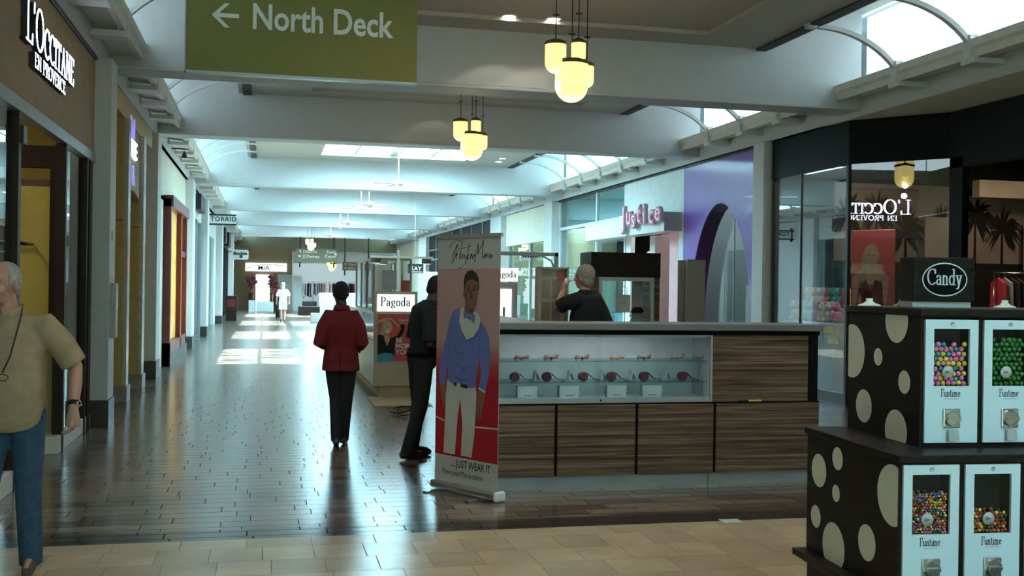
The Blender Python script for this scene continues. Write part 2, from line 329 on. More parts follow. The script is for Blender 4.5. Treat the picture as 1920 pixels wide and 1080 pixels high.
# cross beams
for k, y in enumerate(BEAMS):
    b = MB(); b.box(XL-.02, XR+.02, y, y+BT, 4.27, 5.63); b.box(XL-.02, XR+.02, y-.03, y+BT+.03, 4.22, 4.27)
    struct(b.build('trim_%d' % (k+1), 'beam_paint', bevel=.01))
# side walls above the shops: the fascia, the ledge and the clerestory glazing with arched ribs
for side, X, sg, XI in (('left', XL, 1, XI0), ('right', XR, -1, XI1)):
    b = MB(); b.box(X, X-sg*.25, YB, YE, FZ, 4.5); b.box(X-sg*.12, X-sg*.25, YB, YE, 4.56, 5.64)
    struct(b.build('wall_'+side, 'beam_paint'))
    b = MB(); b.mi = 0
    b.box(XI-sg*.02, XI+sg*.13, YB, YE, CZ-.03, CZ+.0)
    struct(b.build('trim_%d' % (20 if sg > 0 else 21), 'slot_dark'))
    for i in range(len(ys)-1):
        a, e = ys[i]+BT, ys[i+1]
        if a < 0 and e < 5: continue
        if i == len(ys)-2: e = YE
        n += 1
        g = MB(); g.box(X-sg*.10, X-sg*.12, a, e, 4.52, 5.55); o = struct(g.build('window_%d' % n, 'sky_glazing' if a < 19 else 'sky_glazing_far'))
        g = MB(); q_ = [(X+sg*.40, 4.55), (X+sg*.35, 4.55), (X+sg*.33, 4.44), (X-sg*.02, 4.44), (X-sg*.02, 4.40), (X+sg*.28, 4.38), (X+sg*.30, 4.34), (X+sg*.36, 4.34), (X+sg*.37, 4.42), (X+sg*.40, 4.46)]
        g.prism(q_ if sg > 0 else q_[::-1], a, e, 'y')
        g.build('ledge', 'trim_ledge', o)
        cnt = max(3, round((e-a)/1.5)); 
        rib = None
        for q in range(1, cnt):
            yy = a+(e-a)*q/cnt; g = MB(); pts = []
            for t in range(13):
                th = PI/3*t/12; px_, pz_ = XI - sg*(1.14*math.sin(th)/.866), 5.00-.50*(1-math.cos(th))*2
                pts.append((px_, pz_))
            inn = [(a_-sg*-.03*math.sin(PI/3*t/12), b_-.055) for t, (a_, b_) in enumerate(pts)]
            for t in range(12):
                g.prism([pts[t], pts[t+1], inn[t+1], inn[t]], yy-.035, yy+.035, 'y')
            xo = XI - sg*1.12
            g.box(xo-.06, xo+.05, yy-.06, yy+.06, 4.32, 4.60); g.box(xo-.05*sg*-1, X, yy-.12, yy+.12, 4.27, 4.335)
            g.box(XI-.03, XI+sg*.16, yy-.05, yy+.05, 4.94, 5.02)
            g.build('rib', 'white_paint', o)
# end walls and outer shop walls
b = MB(); b.box(-14, 22, YB-.2, YB, 0, 6); struct(b.build('wall_back', 'cream_paint'))
b = MB(); b.box(XL-6.5, XL-6.3, YB, YE+14, 0, 5); struct(b.build('wall_outer_left', 'cream_paint'))
b = MB(); b.box(XR+7, XR+7.2, YB, YE+14, 0, 5); struct(b.build('wall_outer_right', 'cream_paint'))
b = MB(); b.box(-14, 22, 84, 84.2, 0, 5.2); struct(b.build('wall_front', 'cream_paint'))

# recessed downlights in the flat ceiling
dl0 = None
DL = [(955, 30, 'in the coffer left of the nearest pendant'), (1038, 35, 'beside the cords of the nearest pendant'), (1503, 2, 'at the top edge, above the right vault'),
      (820, 182, 'between the first two beams, left of the second pendant'), (942, 297, 'past the second beam, upper of a pair'), (935, 303, 'past the second beam, lower of a pair')]
for k, (px, py, tx) in enumerate(DL):
    zc = CZ+.055 if k < 4 else CZ
    p = atz(px, py, zc)
    t = thing('downlight', 'round white recessed downlight ' + tx, 'ceiling light', (p.x, p.y, zc), 0, 'recessed downlights')
    g = MB(Matrix.Translation(p)); g.lathe([(.085, -.012), (.11, -.012), (.11, 0), (.085, 0)], n=24, cap=False); g.build('rim', 'white_gloss', t)
    g = MB(Matrix.Translation(p)); g.lathe([(.001, -.010), (.083, -.010), (.083, -.002), (.001, -.002)], n=24); g.build('lens', 'lamp_disc', t)
    L = bpy.data.lights.new('downlight', 'SPOT'); L.energy = 22; L.spot_size = 1.9; L.color = (1, .9, .7); L.shadow_soft_size = .08
    lo = bpy.data.objects.new('downlight_lamp', L); C.objects.link(lo); lo.location = (0, 0, -.02); lo.parent = t

for k, (x, y) in enumerate(((1.6, 7.4), (3.2, 7.4), (4.8, 7.4), (1.6, 5.4), (3.2, 5.4), (4.8, 5.4))):  # two unseen rows of downlights added to light the kiosk front
    zc = CZ+.055; p = Vector((x, y, zc))
    t = thing('downlight', 'added downlight lighting the kiosk front, %s of the %s unseen row overhead' % (('left', 'middle', 'right')[k % 3], ('farther', 'nearer')[k//3]), 'ceiling light', p, 0, 'recessed downlights')
    g = MB(Matrix.Translation(p)); g.lathe([(.085, -.012), (.11, -.012), (.11, 0), (.085, 0)], n=24, cap=False); g.build('rim', 'white_gloss', t)
    g = MB(Matrix.Translation(p)); g.lathe([(.001, -.010), (.083, -.010), (.083, -.002), (.001, -.002)], n=24); g.build('lens', 'lamp_disc', t)
    L = bpy.data.lights.new('downlight', 'SPOT'); L.energy = 85; L.spot_size = 2.3; L.spot_blend = .6; L.color = (1, .86, .68); L.shadow_soft_size = .08
    lo = bpy.data.objects.new('downlight_lamp', L); C.objects.link(lo); lo.location = (0, 0, -.02); lo.parent = t
# ------------------------------------------------------------------ left shops
nw = [40]; nt_ = [30]
def window(mb, mt, label=None):
    nw[0] += 1; return struct(mb.build('window_%d' % nw[0], mt), label)
def trim(mb, mt, label=None):
    nt_[0] += 1; return struct(mb.build('trim_%d' % nt_[0], mt, bevel=.006), label)
def pilaster(x0, x1, y0, y1, base=.3, m='white_paint', bm='dark_base', top=FZ):
    b = MB(); b.box(x0, x1, y0, y1, base, top-.002); o = trim(b, m)
    b = MB(); b.box(x0-.012, x1+.012, y0-.012, y1+.012, 0, base); b.build('base_block', bm, o); return o
# shop A: beige fascia with lit lettering, glass front with dark frames
b = MB(); b.box(XL-.12, XL-.03, YB, 12.72, 3.07, FZ); b.mi = 1; b.box(XL-.10, XL-.01, YB, 12.72, 2.96, 3.07)
b.mi = 2; b.box(XL-.05, XL-.005, YB, 12.72, FZ-.04, FZ-.002); trim(b, ['tan_plaster', 'grey_metal', 'black'], 'tan fascia board')
b = MB(); b.box(XL-.35, XL-.03, 10.8, 12.72, 0, .16); b.box(XL-.35, XL-.03, YB, 9.0, 0, .16); trim(b, 'white_paint', 'white window plinth')
T0 = PL((XL-.03+.02, 9.22, 3.62), (0, 1, 0), (0, 0, 1))
t = thing('shop_sign_lettering', "white backlit serif letters spelling L'OCCITANE EN PROVENCE on tan fascia", 'sign', (XL-.03, 9.2, 3.3))
for line, (y0, z0, size, sx, caps) in (("L'OCCITANE", (8.98, 3.535, .34, 2.12/serif_w("L'OCCITANE", .34, 1, .04, (0, 1, 2)), (0, 1, 2))), ("EN", (9.30, 3.375, .115, 1.35/serif_w("EN PROVENCE", .115), None)), ("PROVENCE", (9.30+1.35*serif_w("EN ", 1)/serif_w("EN PROVENCE", 1), 3.375, .115, 1.35/serif_w("EN PROVENCE", .115), None))):
    TT = PL((XL-.026, y0, z0), (0, 1, 0), (0, 0, 1))
    x = 0
    b = MB(); serif(b, line, size, TT, .045, sx, caps=caps, nw=.07, nh=.03); b.build('letter_returns', 'black', t)
    TT = PL((XL+.0205, y0, z0), (0, 1, 0), (0, 0, 1))
    b = MB(); serif(b, line, size, TT, 0, sx, caps=caps, nw=.07, nh=.03); b.build('lettering', 'lit_letter', t)
def frame_post(y, w=.06, z0=0, z1=2.96, x=XL-.07, d=.1, m='dark_bronze', o=None):
    b = MB(); b.box(x-d/2, x+d/2, y-w/2, y+w/2, z0, z1); return b.build('window_frame', m, o)
b = MB(); b.box(XL-.075, XL-.065, 11.0, 12.55, .16, 2.96); o = window(b, 'pane_mirror')
for y in (11.0, 12.25, 12.5): frame_post(y, .07 if y < 12.4 else .16, .0, 2.96, o=o)
b = MB(); b.box(XL-.075, XL-.065, 3.0, 9.0, .16, 2.96); o = window(b, 'pane_mirror'); frame_post(9.0, .09, 0, o=o); frame_post(6.2, .05, .16, o=o)
b = MB(); b.box(XL-.14, XL+.0, 9.02, 9.16, 2.72, 2.86); b.build('door_closer', 'black', o)
b = MB(); b.box(XL-.2, XL+.0, YB, 3.0, 0, 3.07); trim(b, 'tan_plaster', 'tan wall beside the camera')
# interior of shop A
b = MB(); b.box(-3.6, XL-.14, 13.0, 13.1, 0, FZ); b.box(-6.5, -3.6, 13.0, 13.1, 0, FZ); struct(b.build('wall_shop_side', 'olive_yellow'))
d = thing('portal_frame', 'dark bronze portal framing the yellow alcove in the left shop', 'door frame', (-2.5, 11.6, 0))
b = MB(); b.box(-3.35, -2.02, 11.55, 11.67, 2.78, 3.0); b.build('lintel', 'dark_bronze', d)
b = MB(); b.box(-2.14, -2.02, 11.55, 11.67, 0, 2.78); b.build('post', 'dark_bronze', d)
b = MB(); b.box(-3.35, -3.23, 11.55, 11.67, 0, 2.78); b.build('post', 'dark_bronze', d)
b = MB(); b.box(-3.22, -2.15, 11.60, 11.64, 0, 2.6); b.build('back_panel', 'olive_yellow', d)
b = MB(); b.box(-3.22, -2.15, 11.59, 11.66, 2.6, 2.66); b.build('rail', 'wood_brown', d)
b = MB(); b.tube([(-3.2, 10.9, 2.0), (-2.3, 10.9, 2.0)], .012); b.tube([(-3.2, 11.55, 2.0), (-2.3, 11.55, 2.0)], .012); b.tube([(-2.3, 10.9, 2.0), (-2.3, 11.58, 2.0)], .012); b.tube([(-3.2, 10.9, 2.0), (-3.2, 11.58, 2.0)], .012)
b.tube([(-2.5, 11.5, 2.0), (-2.5, 11.5, 2.95)], .005)
tag(b.build('hanging_rail', 'black'), 'thin black square rail hanging inside the yellow shop alcove', 'rail')
sh = thing('shop_shelving', 'white shelving with bottles inside the left shop', 'shelf', (-4.6, 10.5, 0))
b = MB(); b.box(-4.7, -4.66, 8.5, 12.9, 0, 2.4); b.build('back_panel', 'white_paint', sh)
for z in (.5, .9, 1.3, 1.7, 2.1): b = MB(); b.box(-4.66, -4.35, 8.5, 12.9, z, z+.03); b.build('shelf_board', 'wood_brown', sh)
bt = None
for z in (.93, 1.33, 1.73):
    for k in range(10):
        y = 8.8+k*.42; cl = ('cream_spot', 'amber_glass', 'green_sign')[(k+int(z*3)) % 3]
        b = MB(); b.lathe([(.03, 0), (.035, .02), (.035, .15), (.014, .19), (.014, .23)], (-4.5, y, z), 10)
        tag(b.build('bottle', cl), 'small %s bottle standing on the left shop shelving' % {'cream_spot': 'cream', 'amber_glass': 'amber', 'green_sign': 'green'}[cl], 'bottle', 'bottles on the left shop shelving')
st = thing('display_stand', 'low yellow display stand just inside the left shop entrance', 'display stand', (-2.3, 10.2, 0))
b = MB(); b.box(-2.9, -2.03, 9.4, 11.2, 0, .98); b.build('body', 'olive_yellow', st, bevel=.01); b = MB(); b.box(-2.93, -2.0, 9.37, 11.23, .98, 1.02); b.build('top', 'grey_box', st)
for k, (x, y, hh, cl, nm) in enumerate(((-2.2, 9.7, .2, 'cream_spot', 'tall cream'), (-2.5, 10.0, .14, 'amber_glass', 'short amber'), (-2.2, 10.5, .17, 'cream_spot', 'rounded cream'))):
    b = MB(); b.lathe([(.035, 0), (.04, .02), (.04, hh*.8), (.02, hh*.9), (.02, hh)], (x, y, 1.02), 14)
    tag(b.build('bottle', cl), nm+' bottle on the yellow display stand', 'bottle', 'bottles on the yellow stand')
# pilaster with the call box
o = pilaster(XL-.15, -1.72, 12.7, 13.15)
b = MB(); p0 = atx(204, 590, -1.72); b.box(-1.72, -1.66, 12.78, 13.0, 1.0, 1.62); b.mi = 1; b.box(-1.66, -1.655, 12.81, 12.97, 1.35, 1.57)
tag(b.build('wall_call_box', ['grey_box', 'white_gloss'], bevel=.008), 'grey box mounted on the first white pilaster on the left', 'box')
b = MB(); b.box(-1.72, -1.712, 12.85, 12.93, 2.1, 2.22); tag(b.build('wall_plate', 'grey_box'), 'small grey plate high on the first white pilaster', 'wall plate')
# shop B: gold piers
b = MB(); b.box(-2.75, -2.6, 13.1, 19, 0, FZ); b.box(-2.7, XL-.02, 13.15, 18.8, 3.86, FZ-.003); b.mi = 1; b.box(-2.6, -1.95, 13.15, 13.6, 0, 3.86)
trim(b, ['gold_plaster', 'gold_plaster'], 'gold recessed shop front')
for k, (a, e) in enumerate(((15.25, 15.6), (17.1, 17.5))):
    b = MB(); b.box(-2.6, -1.90, a, e, .22, 3.9); b.mi = 1; b.box(-1.90, -1.84, a+.05, e-.05, .22, 3.86); b.mi = 2; b.box(-2.62, -1.82, a-.02, e+.02, 0, .22); b.mi = 3; b.box(-2.605, -1.899, a-.003, e+.003, 2.46, 2.475)
    trim(b, ['gold_plaster', 'mosaic', 'stone_base', 'dark_base'], 'gold pier with mosaic edge')
s = thing('hanging_shop_sign', 'tan hanging panel with lit white and lavender letters M DEE & between gold piers', 'sign', (-1.9, 16.3, 2.85))
b = MB(); arcp = [(15.6, FZ-.3), (17.1, FZ-.3), (17.1, 2.86)] + [(17.1-1.5*i/10, 2.86+.1*math.sin(PI*i/10)) for i in range(1, 11)]
b.prism(arcp, -1.96, -1.90, 'x'); b.build('panel', 'tan_plaster', s)
for line, y0, z0, sz, mt_ in (('M', 15.75, 3.80, .58, 'lavender'), ('DEE', 15.75, 3.42, .34, 'lit_letter'), ('&', 16.0, 3.02, .42, 'lavender')):
    b = MB(); text(b, line, sz, PL((-1.885, y0, z0 - (.32 if line == 'M' else 0)+ (.1 if line=='M' else 0)), (0, 1, 0), (0, 0, 1)), .012, 1.2 if line != 'DEE' else 1.35, .004); b.build('lettering', mt_, s)
pilaster(XL-.4, -1.80, 18.85, 19.45)
# shop C: maroon timber front with amber panels
b = MB(); b.box(XL-.3, XL-.08, 19.4, 27.2, 3.2, FZ); b.box(XL-.3, XL-.08, 19.4, 21.6, 0, 3.3); b.box(XL-.3, XL-.08, 26.0, 27.2, 0, 3.3); trim(b, 'cream_paint', 'cream wall over maroon shop front')
t = thing('shop_front_screen', 'maroon timber shop front with glowing amber panels on the left side', 'shop front', (XL, 23.8, 0))
b = MB(); 
for y in (21.7, 24.3, 25.9): b.box(XL-.2, XL+.06, y-.1, y+.1, 0, 3.25)
b.box(XL-.2, XL+.1, 21.6, 26.0, 3.1, 3.32); b.box(XL-.2, XL+.06, 21.6, 26, 0, .45); b.box(XL-.2, XL+.04, 24.3, 26, 2.2, 2.32); b.build('frame', 'maroon', t)
for a, e, z0, z1 in ((21.8, 24.2, .45, 3.1), (24.4, 25.8, .45, 2.2), (24.4, 25.8, 2.32, 3.1)):
    b = MB(); b.box(XL-.06, XL-.04, a, e, z0, z1); b.build('amber_panel', 'amber_glass', t)
b = MB(); b.box(XL-.2, XL+.08, 21.6, 26.0, 0, .22); b.build('base', 'dark_base', t)
b = MB(); pp = atx(331, 288, XL+.1); b.tube([(XL-.08, pp.y, pp.z+.1), (XL+.25, pp.y, pp.z+.1), (XL+.25, pp.y, pp.z)], .012); b.lathe([(.03, .05), (.06, -.06)], (XL+.25, pp.y, pp.z-.02), 12)
tag(b.build('gooseneck_lamp', 'black'), 'small black gooseneck lamp above the maroon shop front', 'lamp')
pilaster(XL-.3, -1.76, 27.2, 28.0)
# shop D: glass front, black sign box
b = MB(); b.box(XL-.12, XL-.10, 28.0, 33.4, .1, 3.4); o = window(b, 'pane_teal', 'teal reflecting shop window')
for y in (28.05, 29.8, 31.5, 33.3): frame_post(y, .07, 0, 3.4, XL-.1, .1, 'grey_metal', o)
b = MB(); b.box(XL-.2, XL-.06, 28, 33.6, 3.4, FZ); trim(b, 'white_paint')
pa, pb = atx(368, 395, XL), atx(381, 395, XL)
b = MB(); b.box(XL-.06, XL+.12, 30.2, 32.2, 3.62, 4.05); b.mi = 1
text(b, 'IIIII', .22, PL((XL+.122, 30.6, 3.74), (0, 1, 0), (0, 0, 1)), .003, 1.2)
tag(b.build('shop_sign_box', ['black', 'grey_box']), 'black box sign over the glass shop front on the left', 'sign')
b = MB(); b.box(-3.2, -3.0, 28.2, 33.3, 0, FZ); struct(b.build('wall_shop_inner', 'white_paint'))
for y, nm in ((29.2, 'nearer'), (31.2, 'farther')):
    m_ = thing('mannequin', 'white mannequin in pale dress in the left glass shop window, %s one' % nm, 'mannequin', (XL-.6, y, 0), 0, 'mannequins in the left window')
    b = MB(); b.lathe([(.2, .3), (.15, .75), (.11, .95), (.16, 1.2), (.17, 1.3), (.06, 1.38), (.045, 1.45)], (XL-.6, y, 0), 14, sy=1, sx=.7); b.build('dress', 'grey_box', m_)
    b = MB(); b.ball((XL-.6, y, 1.66), (.085, .075, .12)); b.build('head', 'white_gloss', m_)
    b = MB(); b.lathe([(.16, 0), (.16, .015), (.012, .02), (.012, .32)], (XL-.6, y, 0), 14); b.build('stand', 'chrome', m_)
pilaster(XL-.3, -1.74, 33.4, 34.2)
def blade(nm, label, px0, px1, py0, py1, Y, txt, ts):
    a = aty(px0, py0, Y); e = aty(px1, py1, Y); t = thing(nm, label, 'sign', (a.x, Y, e.z))
    return t, a, e
t, a, e = blade('blade_sign', 'white rectangular TORRID blade sign with black bars, projecting from left wall', 391, 443, 404, 420, 35.2, '', 0)
b = MB(); b.box(a.x, e.x, 35.17, 35.23, e.z, a.z); b.build('panel', 'white_gloss', t)
b = MB(); b.box(a.x-.04, e.x, 35.17, 35.23, a.z, a.z+.05); b.box(a.x-.04, e.x, 35.17, 35.23, e.z-.05, e.z); b.box(a.x-.06, a.x, 35.15, 35.25, e.z-.12, a.z+.12); b.tube([(XL-.1, 35.2, a.z+.03), (a.x, 35.2, a.z+.03)], .02); b.tube([(XL-.1, 35.2, e.z-.03), (a.x, 35.2, e.z-.03)], .02); b.build('bracket', 'black', t)
b = MB(); text(b, 'TORRID', .2, PL((a.x+.06, 35.165, e.z+.08), (1, 0, 0), (0, 0, 1)), .002, 1.0, .004, space=1.15); b.build('lettering', 'black', t)
t, a, e = blade('blade_sign', 'white rounded Buckle blade sign with small red and white emblem', 434, 466, 468, 487, 56, '', 0)
b = MB(); rr = .1
rp = [(x+rr*math.cos(math.radians(q)), z+rr*math.sin(math.radians(q))) for x, z, q0 in ((e.x-rr, a.z-rr, 0), (a.x+rr, a.z-rr, 90), (a.x+rr, e.z+rr, 180), (e.x-rr, e.z+rr, 270)) for q in range(q0, q0+91, 30)]
b.prism(rp, 55.97, 56.03, 'y'); b.build('panel', 'white_gloss', t)
b = MB(); text(b, 'Buckle', .2, PL((a.x+.1, 55.96, a.z-.25), (1, 0, 0), (0, 0, 1)), .002, 1.25, .008); b.box(a.x+.4, a.x+.55, 55.96, 55.965, e.z+.08, e.z+.22); b.build('lettering', 'black', t)
b = MB(); b.box(a.x+.43, a.x+.47, 55.95, 55.956, e.z+.1, e.z+.2); b.build('emblem', 'red_print', t)
b = MB(); b.tube([(XL-.1, 56, a.z-.1), (a.x, 56, a.z-.1)], .025); b.build('bracket', 'black', t)
# remaining left shops to the far end
b = MB(); b.box(XL-.3, XL-.1, 34.2, 44, 3.3, FZ); b.box(XL-.3, XL-.1, 34.2, 37, 0, 3.3); b.box(XL-.3, XL-.1, 42.5, 44, 0, 3.3); trim(b, 'white_paint')
b = MB(); b.box(XL-.2, XL-.18, 37, 42.5, 0, 3.3); o = window(b, 'pane_teal')
for y in (37, 39.7, 42.4): frame_post(y, .08, 0, 3.3, XL-.18, .1, 'white_gloss', o)
b = MB(); b.box(-3.2, -3.0, 33.6, 60, 0, FZ); struct(b.build('wall_shop_inner', 'cream_paint'))
pilaster(XL-.3, -1.72, 44, 44.9)
b = MB(); b.box(XL-.3, XL-.1, 44.9, 58, 3.3, FZ); trim(b, 'navy', 'dark shop fascia')
b = MB(); b.box(XL-.2, XL-.18, 45, 57.8, 0, 3.3); o = window(b, 'pane')
for y in (45, 48, 51, 54, 57.6): frame_post(y, .12, 0, 3.3, XL-.15, .14, 'black', o)
for y, nm in ((47.5, 'square'), (52, 'long')):
    b = MB(); b.box(XL-.1, XL+.15, y, y+(1.2 if nm == 'square' else 2.4), 3.35, 4.0); tag(b.build('shop_sign_box', 'black'), nm+' black box sign high on the far left shop fronts', 'sign')
pilaster(XL-.3, -1.7, 58, 59)
b = MB(); b.box(XL-.3, XL-.1, 59, YE, 0, FZ); trim(b, 'white_paint')
t = thing('sandwich_board', 'small dark A-frame sign standing on the floor by the far left wall', 'sign', (-1.45, 47.5, 0))
b = MB(); T = TR((-1.45, 47.5, 0)); b.T = T @ Matrix.Rotation(.16, 4, 'X'); b.box(-.22, .22, -.16, -.13, .02, 1.1); b.mi = 1; b.box(-.17, .17, -.165, -.16, .62, .95); b.build('front_panel', ['dark_bronze', 'maroon'], t)
b = MB(); b.T = T @ Matrix.Rotation(-.16, 4, 'X'); b.box(-.22, .22, .13, .16, .02, 1.1); b.build('rear_panel', 'wood_brown', t)

# ------------------------------------------------------------------ right shops
XW = XR+.06
# dark shop nearest the camera: flat part, angled glass, entrance
P1, P2 = Vector((9.159, 12.98, 0)), Vector((9.159, 5.0, 0))
b = MB(); b.box(XW, XW+.12, 14.07, 16.5, 3.5, FZ-.012); 
def slabline(mb, A, Bq, z0, z1, th=.1):
    d = (Bq-A); d.z = 0; nrm = Vector((-d.y, d.x, 0)).normalized()*th
    if nrm.x < 0: nrm = -nrm
    q = [A, Bq, Bq+nrm, A+nrm]; mb.prism([(v.x, v.y) for v in q], z0, z1, 'z')
A0 = Vector((XW, 14.07, 0))
slabline(b, A0, P1, 3.5, FZ-.012, .12); slabline(b, P1, P2, 3.35, FZ-.012, .12); 
trim(b, 'navy', 'near-black shop fascia')
b = MB(); b.prism([(XR, 14.7), (XR, 4), (9.4, 4), (9.4, 13.05), (8.35, 14.2)], FZ-.01, FZ-.002, 'z'); trim(b, 'cream_paint')
b = MB(); b.box(XW+.02, XW+.03, 14.07, 16.5, .15, 3.5); o = window(b, 'pane_dark_shop', 'reflecting shop window')
for y in (16.45, 15.5): frame_post(y, .06 if y > 16 else .02, .15, 3.5, XW+.03, .05, 'black', o)
b = MB(); slabline(b, A0, P1, .15, 3.5, .012)
o = window(b, 'pane_dark_shop', 'angled reflecting shop window')
b = MB(); slabline(b, P1, P1+Vector((0, -.28, 0)), 0, 3.5, .1); b.build('window_frame', 'navy', o)
b = MB(); b.prism([(A0.x-.02, A0.y-.03), (A0.x+.03, A0.y-.03), (A0.x+.03, A0.y+.03), (A0.x-.02, A0.y+.03)], 0, 3.5, 'z'); b.build('window_frame', 'black', o)
b = MB(); b.box(XW, XW+.1, 14.07, 16.5, 0, .15); slabline(b, A0, P1, 0, .15, .1); trim(b, 'dark_base')
# interior
b = MB(); b.box(8.3, 15, 16.5, 16.6, 0, FZ); b.box(14.8, 14.9, 4, 16.5, 0, FZ); struct(b.build('wall_shop_dark', 'photo_dark'))
def mural(label, o_, r_, W, H, seed):
    rnd = random.Random(seed); t = thing('palm_mural', label, 'picture', o_)
    T = PL(o_, r_, (0, 0, 1)); b = MB(T); b.box(0, W, 0, H, -.03, 0); b.build('panel', 'mural_tan', t)
    b = MB(T); z = .002
    for q in range(max(3, int(W/.55))):
        x = .3+q*(W-.6)/max(1, max(3, int(W/.55))-1)+rnd.uniform(-.12, .12); hh = H*rnd.uniform(.42, .78)
        b.poly([(x-.03, 0, z), (x+.03, 0, z), (x+.018, hh, z), (x-.018, hh, z)])
        for k in range(120):
            a = rnd.uniform(-1.1, PI+1.1); L = rnd.uniform(.22, .55)*(.75 if (a < 0 or a > PI) else 1); dx, dy = math.cos(a), math.sin(a); z += .00003; wv = rnd.uniform(.010, .03)
            c1_ = (x+dx*L*.55, hh+dy*L*.55); tip = (x+dx*L, min(H-.01, hh+dy*L-.16*abs(dx)*L/.3))
            if c1_[1]+wv > H: continue
            b.poly([(x-dy*.012, hh+dx*.012, z), (c1_[0]-dy*wv, c1_[1]+dx*wv, z), (*tip, z), (c1_[0]+dy*wv, c1_[1]-dx*wv-.02, z)])
        z += .0004
    b.box(0, W, 0, .12, .001, .002)
    b.build('palm_print', 'photo_dark', t); return t
mural('sepia palm tree mural behind the angled dark window', (9.4, 16.45, 2.05), (1, 0, 0), 2.3, 1.45, 3)
mural('sepia palm tree mural deep inside the dark shop on the far right', (11.8, 16.45, 2.05), (1, 0, 0), 2.6, 1.30, 5)
b = MB(); b.box(11.8, 14.2, 15.9, 16.1, 3.28, 3.58); tag(b.build('valance_board', 'photo_tan', bevel=.01), 'pale horizontal board over the racks in the dark shop', 'board')
b = MB(); b.box(12.95, 13.6, 16.2, 16.24, 2.05, 2.95); tag(b.build('blank_poster', 'photo_tan'), 'blank tan poster leaning before the palm mural at far right', 'poster')
b = MB(); b.box(11.05, 11.55, 16.3, 16.34, 2.1, 2.95); tag(b.build('blank_poster', 'photo_tan'), 'blank tan poster on the mural behind the angled window', 'poster')
b = MB(); b.box(9.4, 14.7, 15.9, 16.4, 0, 2.05); tag(b.build('wall_cabinet', 'photo_dark', bevel=.01), 'long black cabinet wall under the palm murals', 'cabinet')
def person_print(b, T, cx, cz, s, red=0):
    """flat printed half-figure: hair, face, dress"""
# reflection of a red poster in the angled glass, built as a panel
t = thing('reflected_poster', 'panel imitating the reflection of a red poster, blonde woman in a dark red dress, in the angled window', 'poster', (8.9, 14.6, .6))
dA = (P1-A0).normalized(); T = PL(A0-dA*.02+Vector((.16, .13, .55)), dA, (0, 0, 1)); b = MB(T)
b.box(0, .64, 0, 2.0, -.02, 0); b.build('panel', 'poster_red', t, bevel=.01)
b = MB(T @ Matrix.Translation((-.04, 0, 0))); b.mi = 0; b.poly([(.12, .3, .004), (.55, .3, .004), (.52, .9, .004), (.5, 1.22, .004), (.40, 1.28, .004), (.33, 1.1, .004), (.26, 1.28, .004), (.16, 1.22, .004), (.15, .9, .004)])
b.mi = 1; b.poly([(.27, 1.2, .003), (.42, 1.2, .003), (.56, 1.36, .003), (.38, 1.5, .003), (.29, 1.5, .003), (.1, 1.36, .003)]); b.poly([(.5, .8, .003), (.56, .8, .003), (.6, 1.3, .003), (.5, 1.38, .003)]); b.poly([(.06, .8, .003), (.12, .8, .003), (.17, 1.38, .003), (.07, 1.3, .003)])
b.poly([(.335+.075*math.cos(k*PI/8), 1.6+.11*math.sin(k*PI/8), .006) for k in range(16)])
b.mi = 2; b.poly([(.335+.12*math.cos(k*PI/8), 1.62+.17*math.sin(k*PI/8), .0045) for k in range(16)]); b.poly([(.2, 1.2, .0042), (.28, 1.3, .0042), (.26, 1.6, .0042), (.2, 1.6, .0042)])
b.mi = 3; b.poly([(.29, 1.62, .007), (.32, 1.62, .007), (.32, 1.63, .007), (.29, 1.63, .007)]); b.poly([(.35, 1.62, .007), (.38, 1.62, .007), (.38, 1.63, .007), (.35, 1.63, .007)]); b.poly([(.31, 1.545, .007), (.36, 1.545, .007), (.335, 1.535, .007)])
b.build('printed_figure', ['maroon', 'skin_print', 'blonde', 'photo_dark'], t)
sp = thing('added_spotlight', 'added small black spotlight brightening the red poster panel behind the angled glass', 'spotlight', A0+dA*.45+Vector((.10, .08, 3.4)))  # spotlight added to brighten the red poster panel
b = MB(Matrix.Translation(A0+dA*.45+Vector((.10, .08, 3.4)))); b.lathe([(.03, .1), (.045, .06), (.045, 0), (.04, 0)], n=14); b.build('shade', 'black', sp)
b = MB(Matrix.Translation(A0+dA*.45+Vector((.10, .08, 3.4)))); b.tube([(0, 0, .1), (0, 0, .70)], .008, 6); b.build('stem', 'black', sp)
L = bpy.data.lights.new('added_spot', 'SPOT'); L.energy = 90; L.spot_size = 1.5; L.color = (1, .9, .8); L.shadow_soft_size = .03
lo = bpy.data.objects.new('added_spot', L); C.objects.link(lo); lo.location = (0, 0, -.01); lo.rotation_euler = (-.12, .1, 0); lo.parent = sp
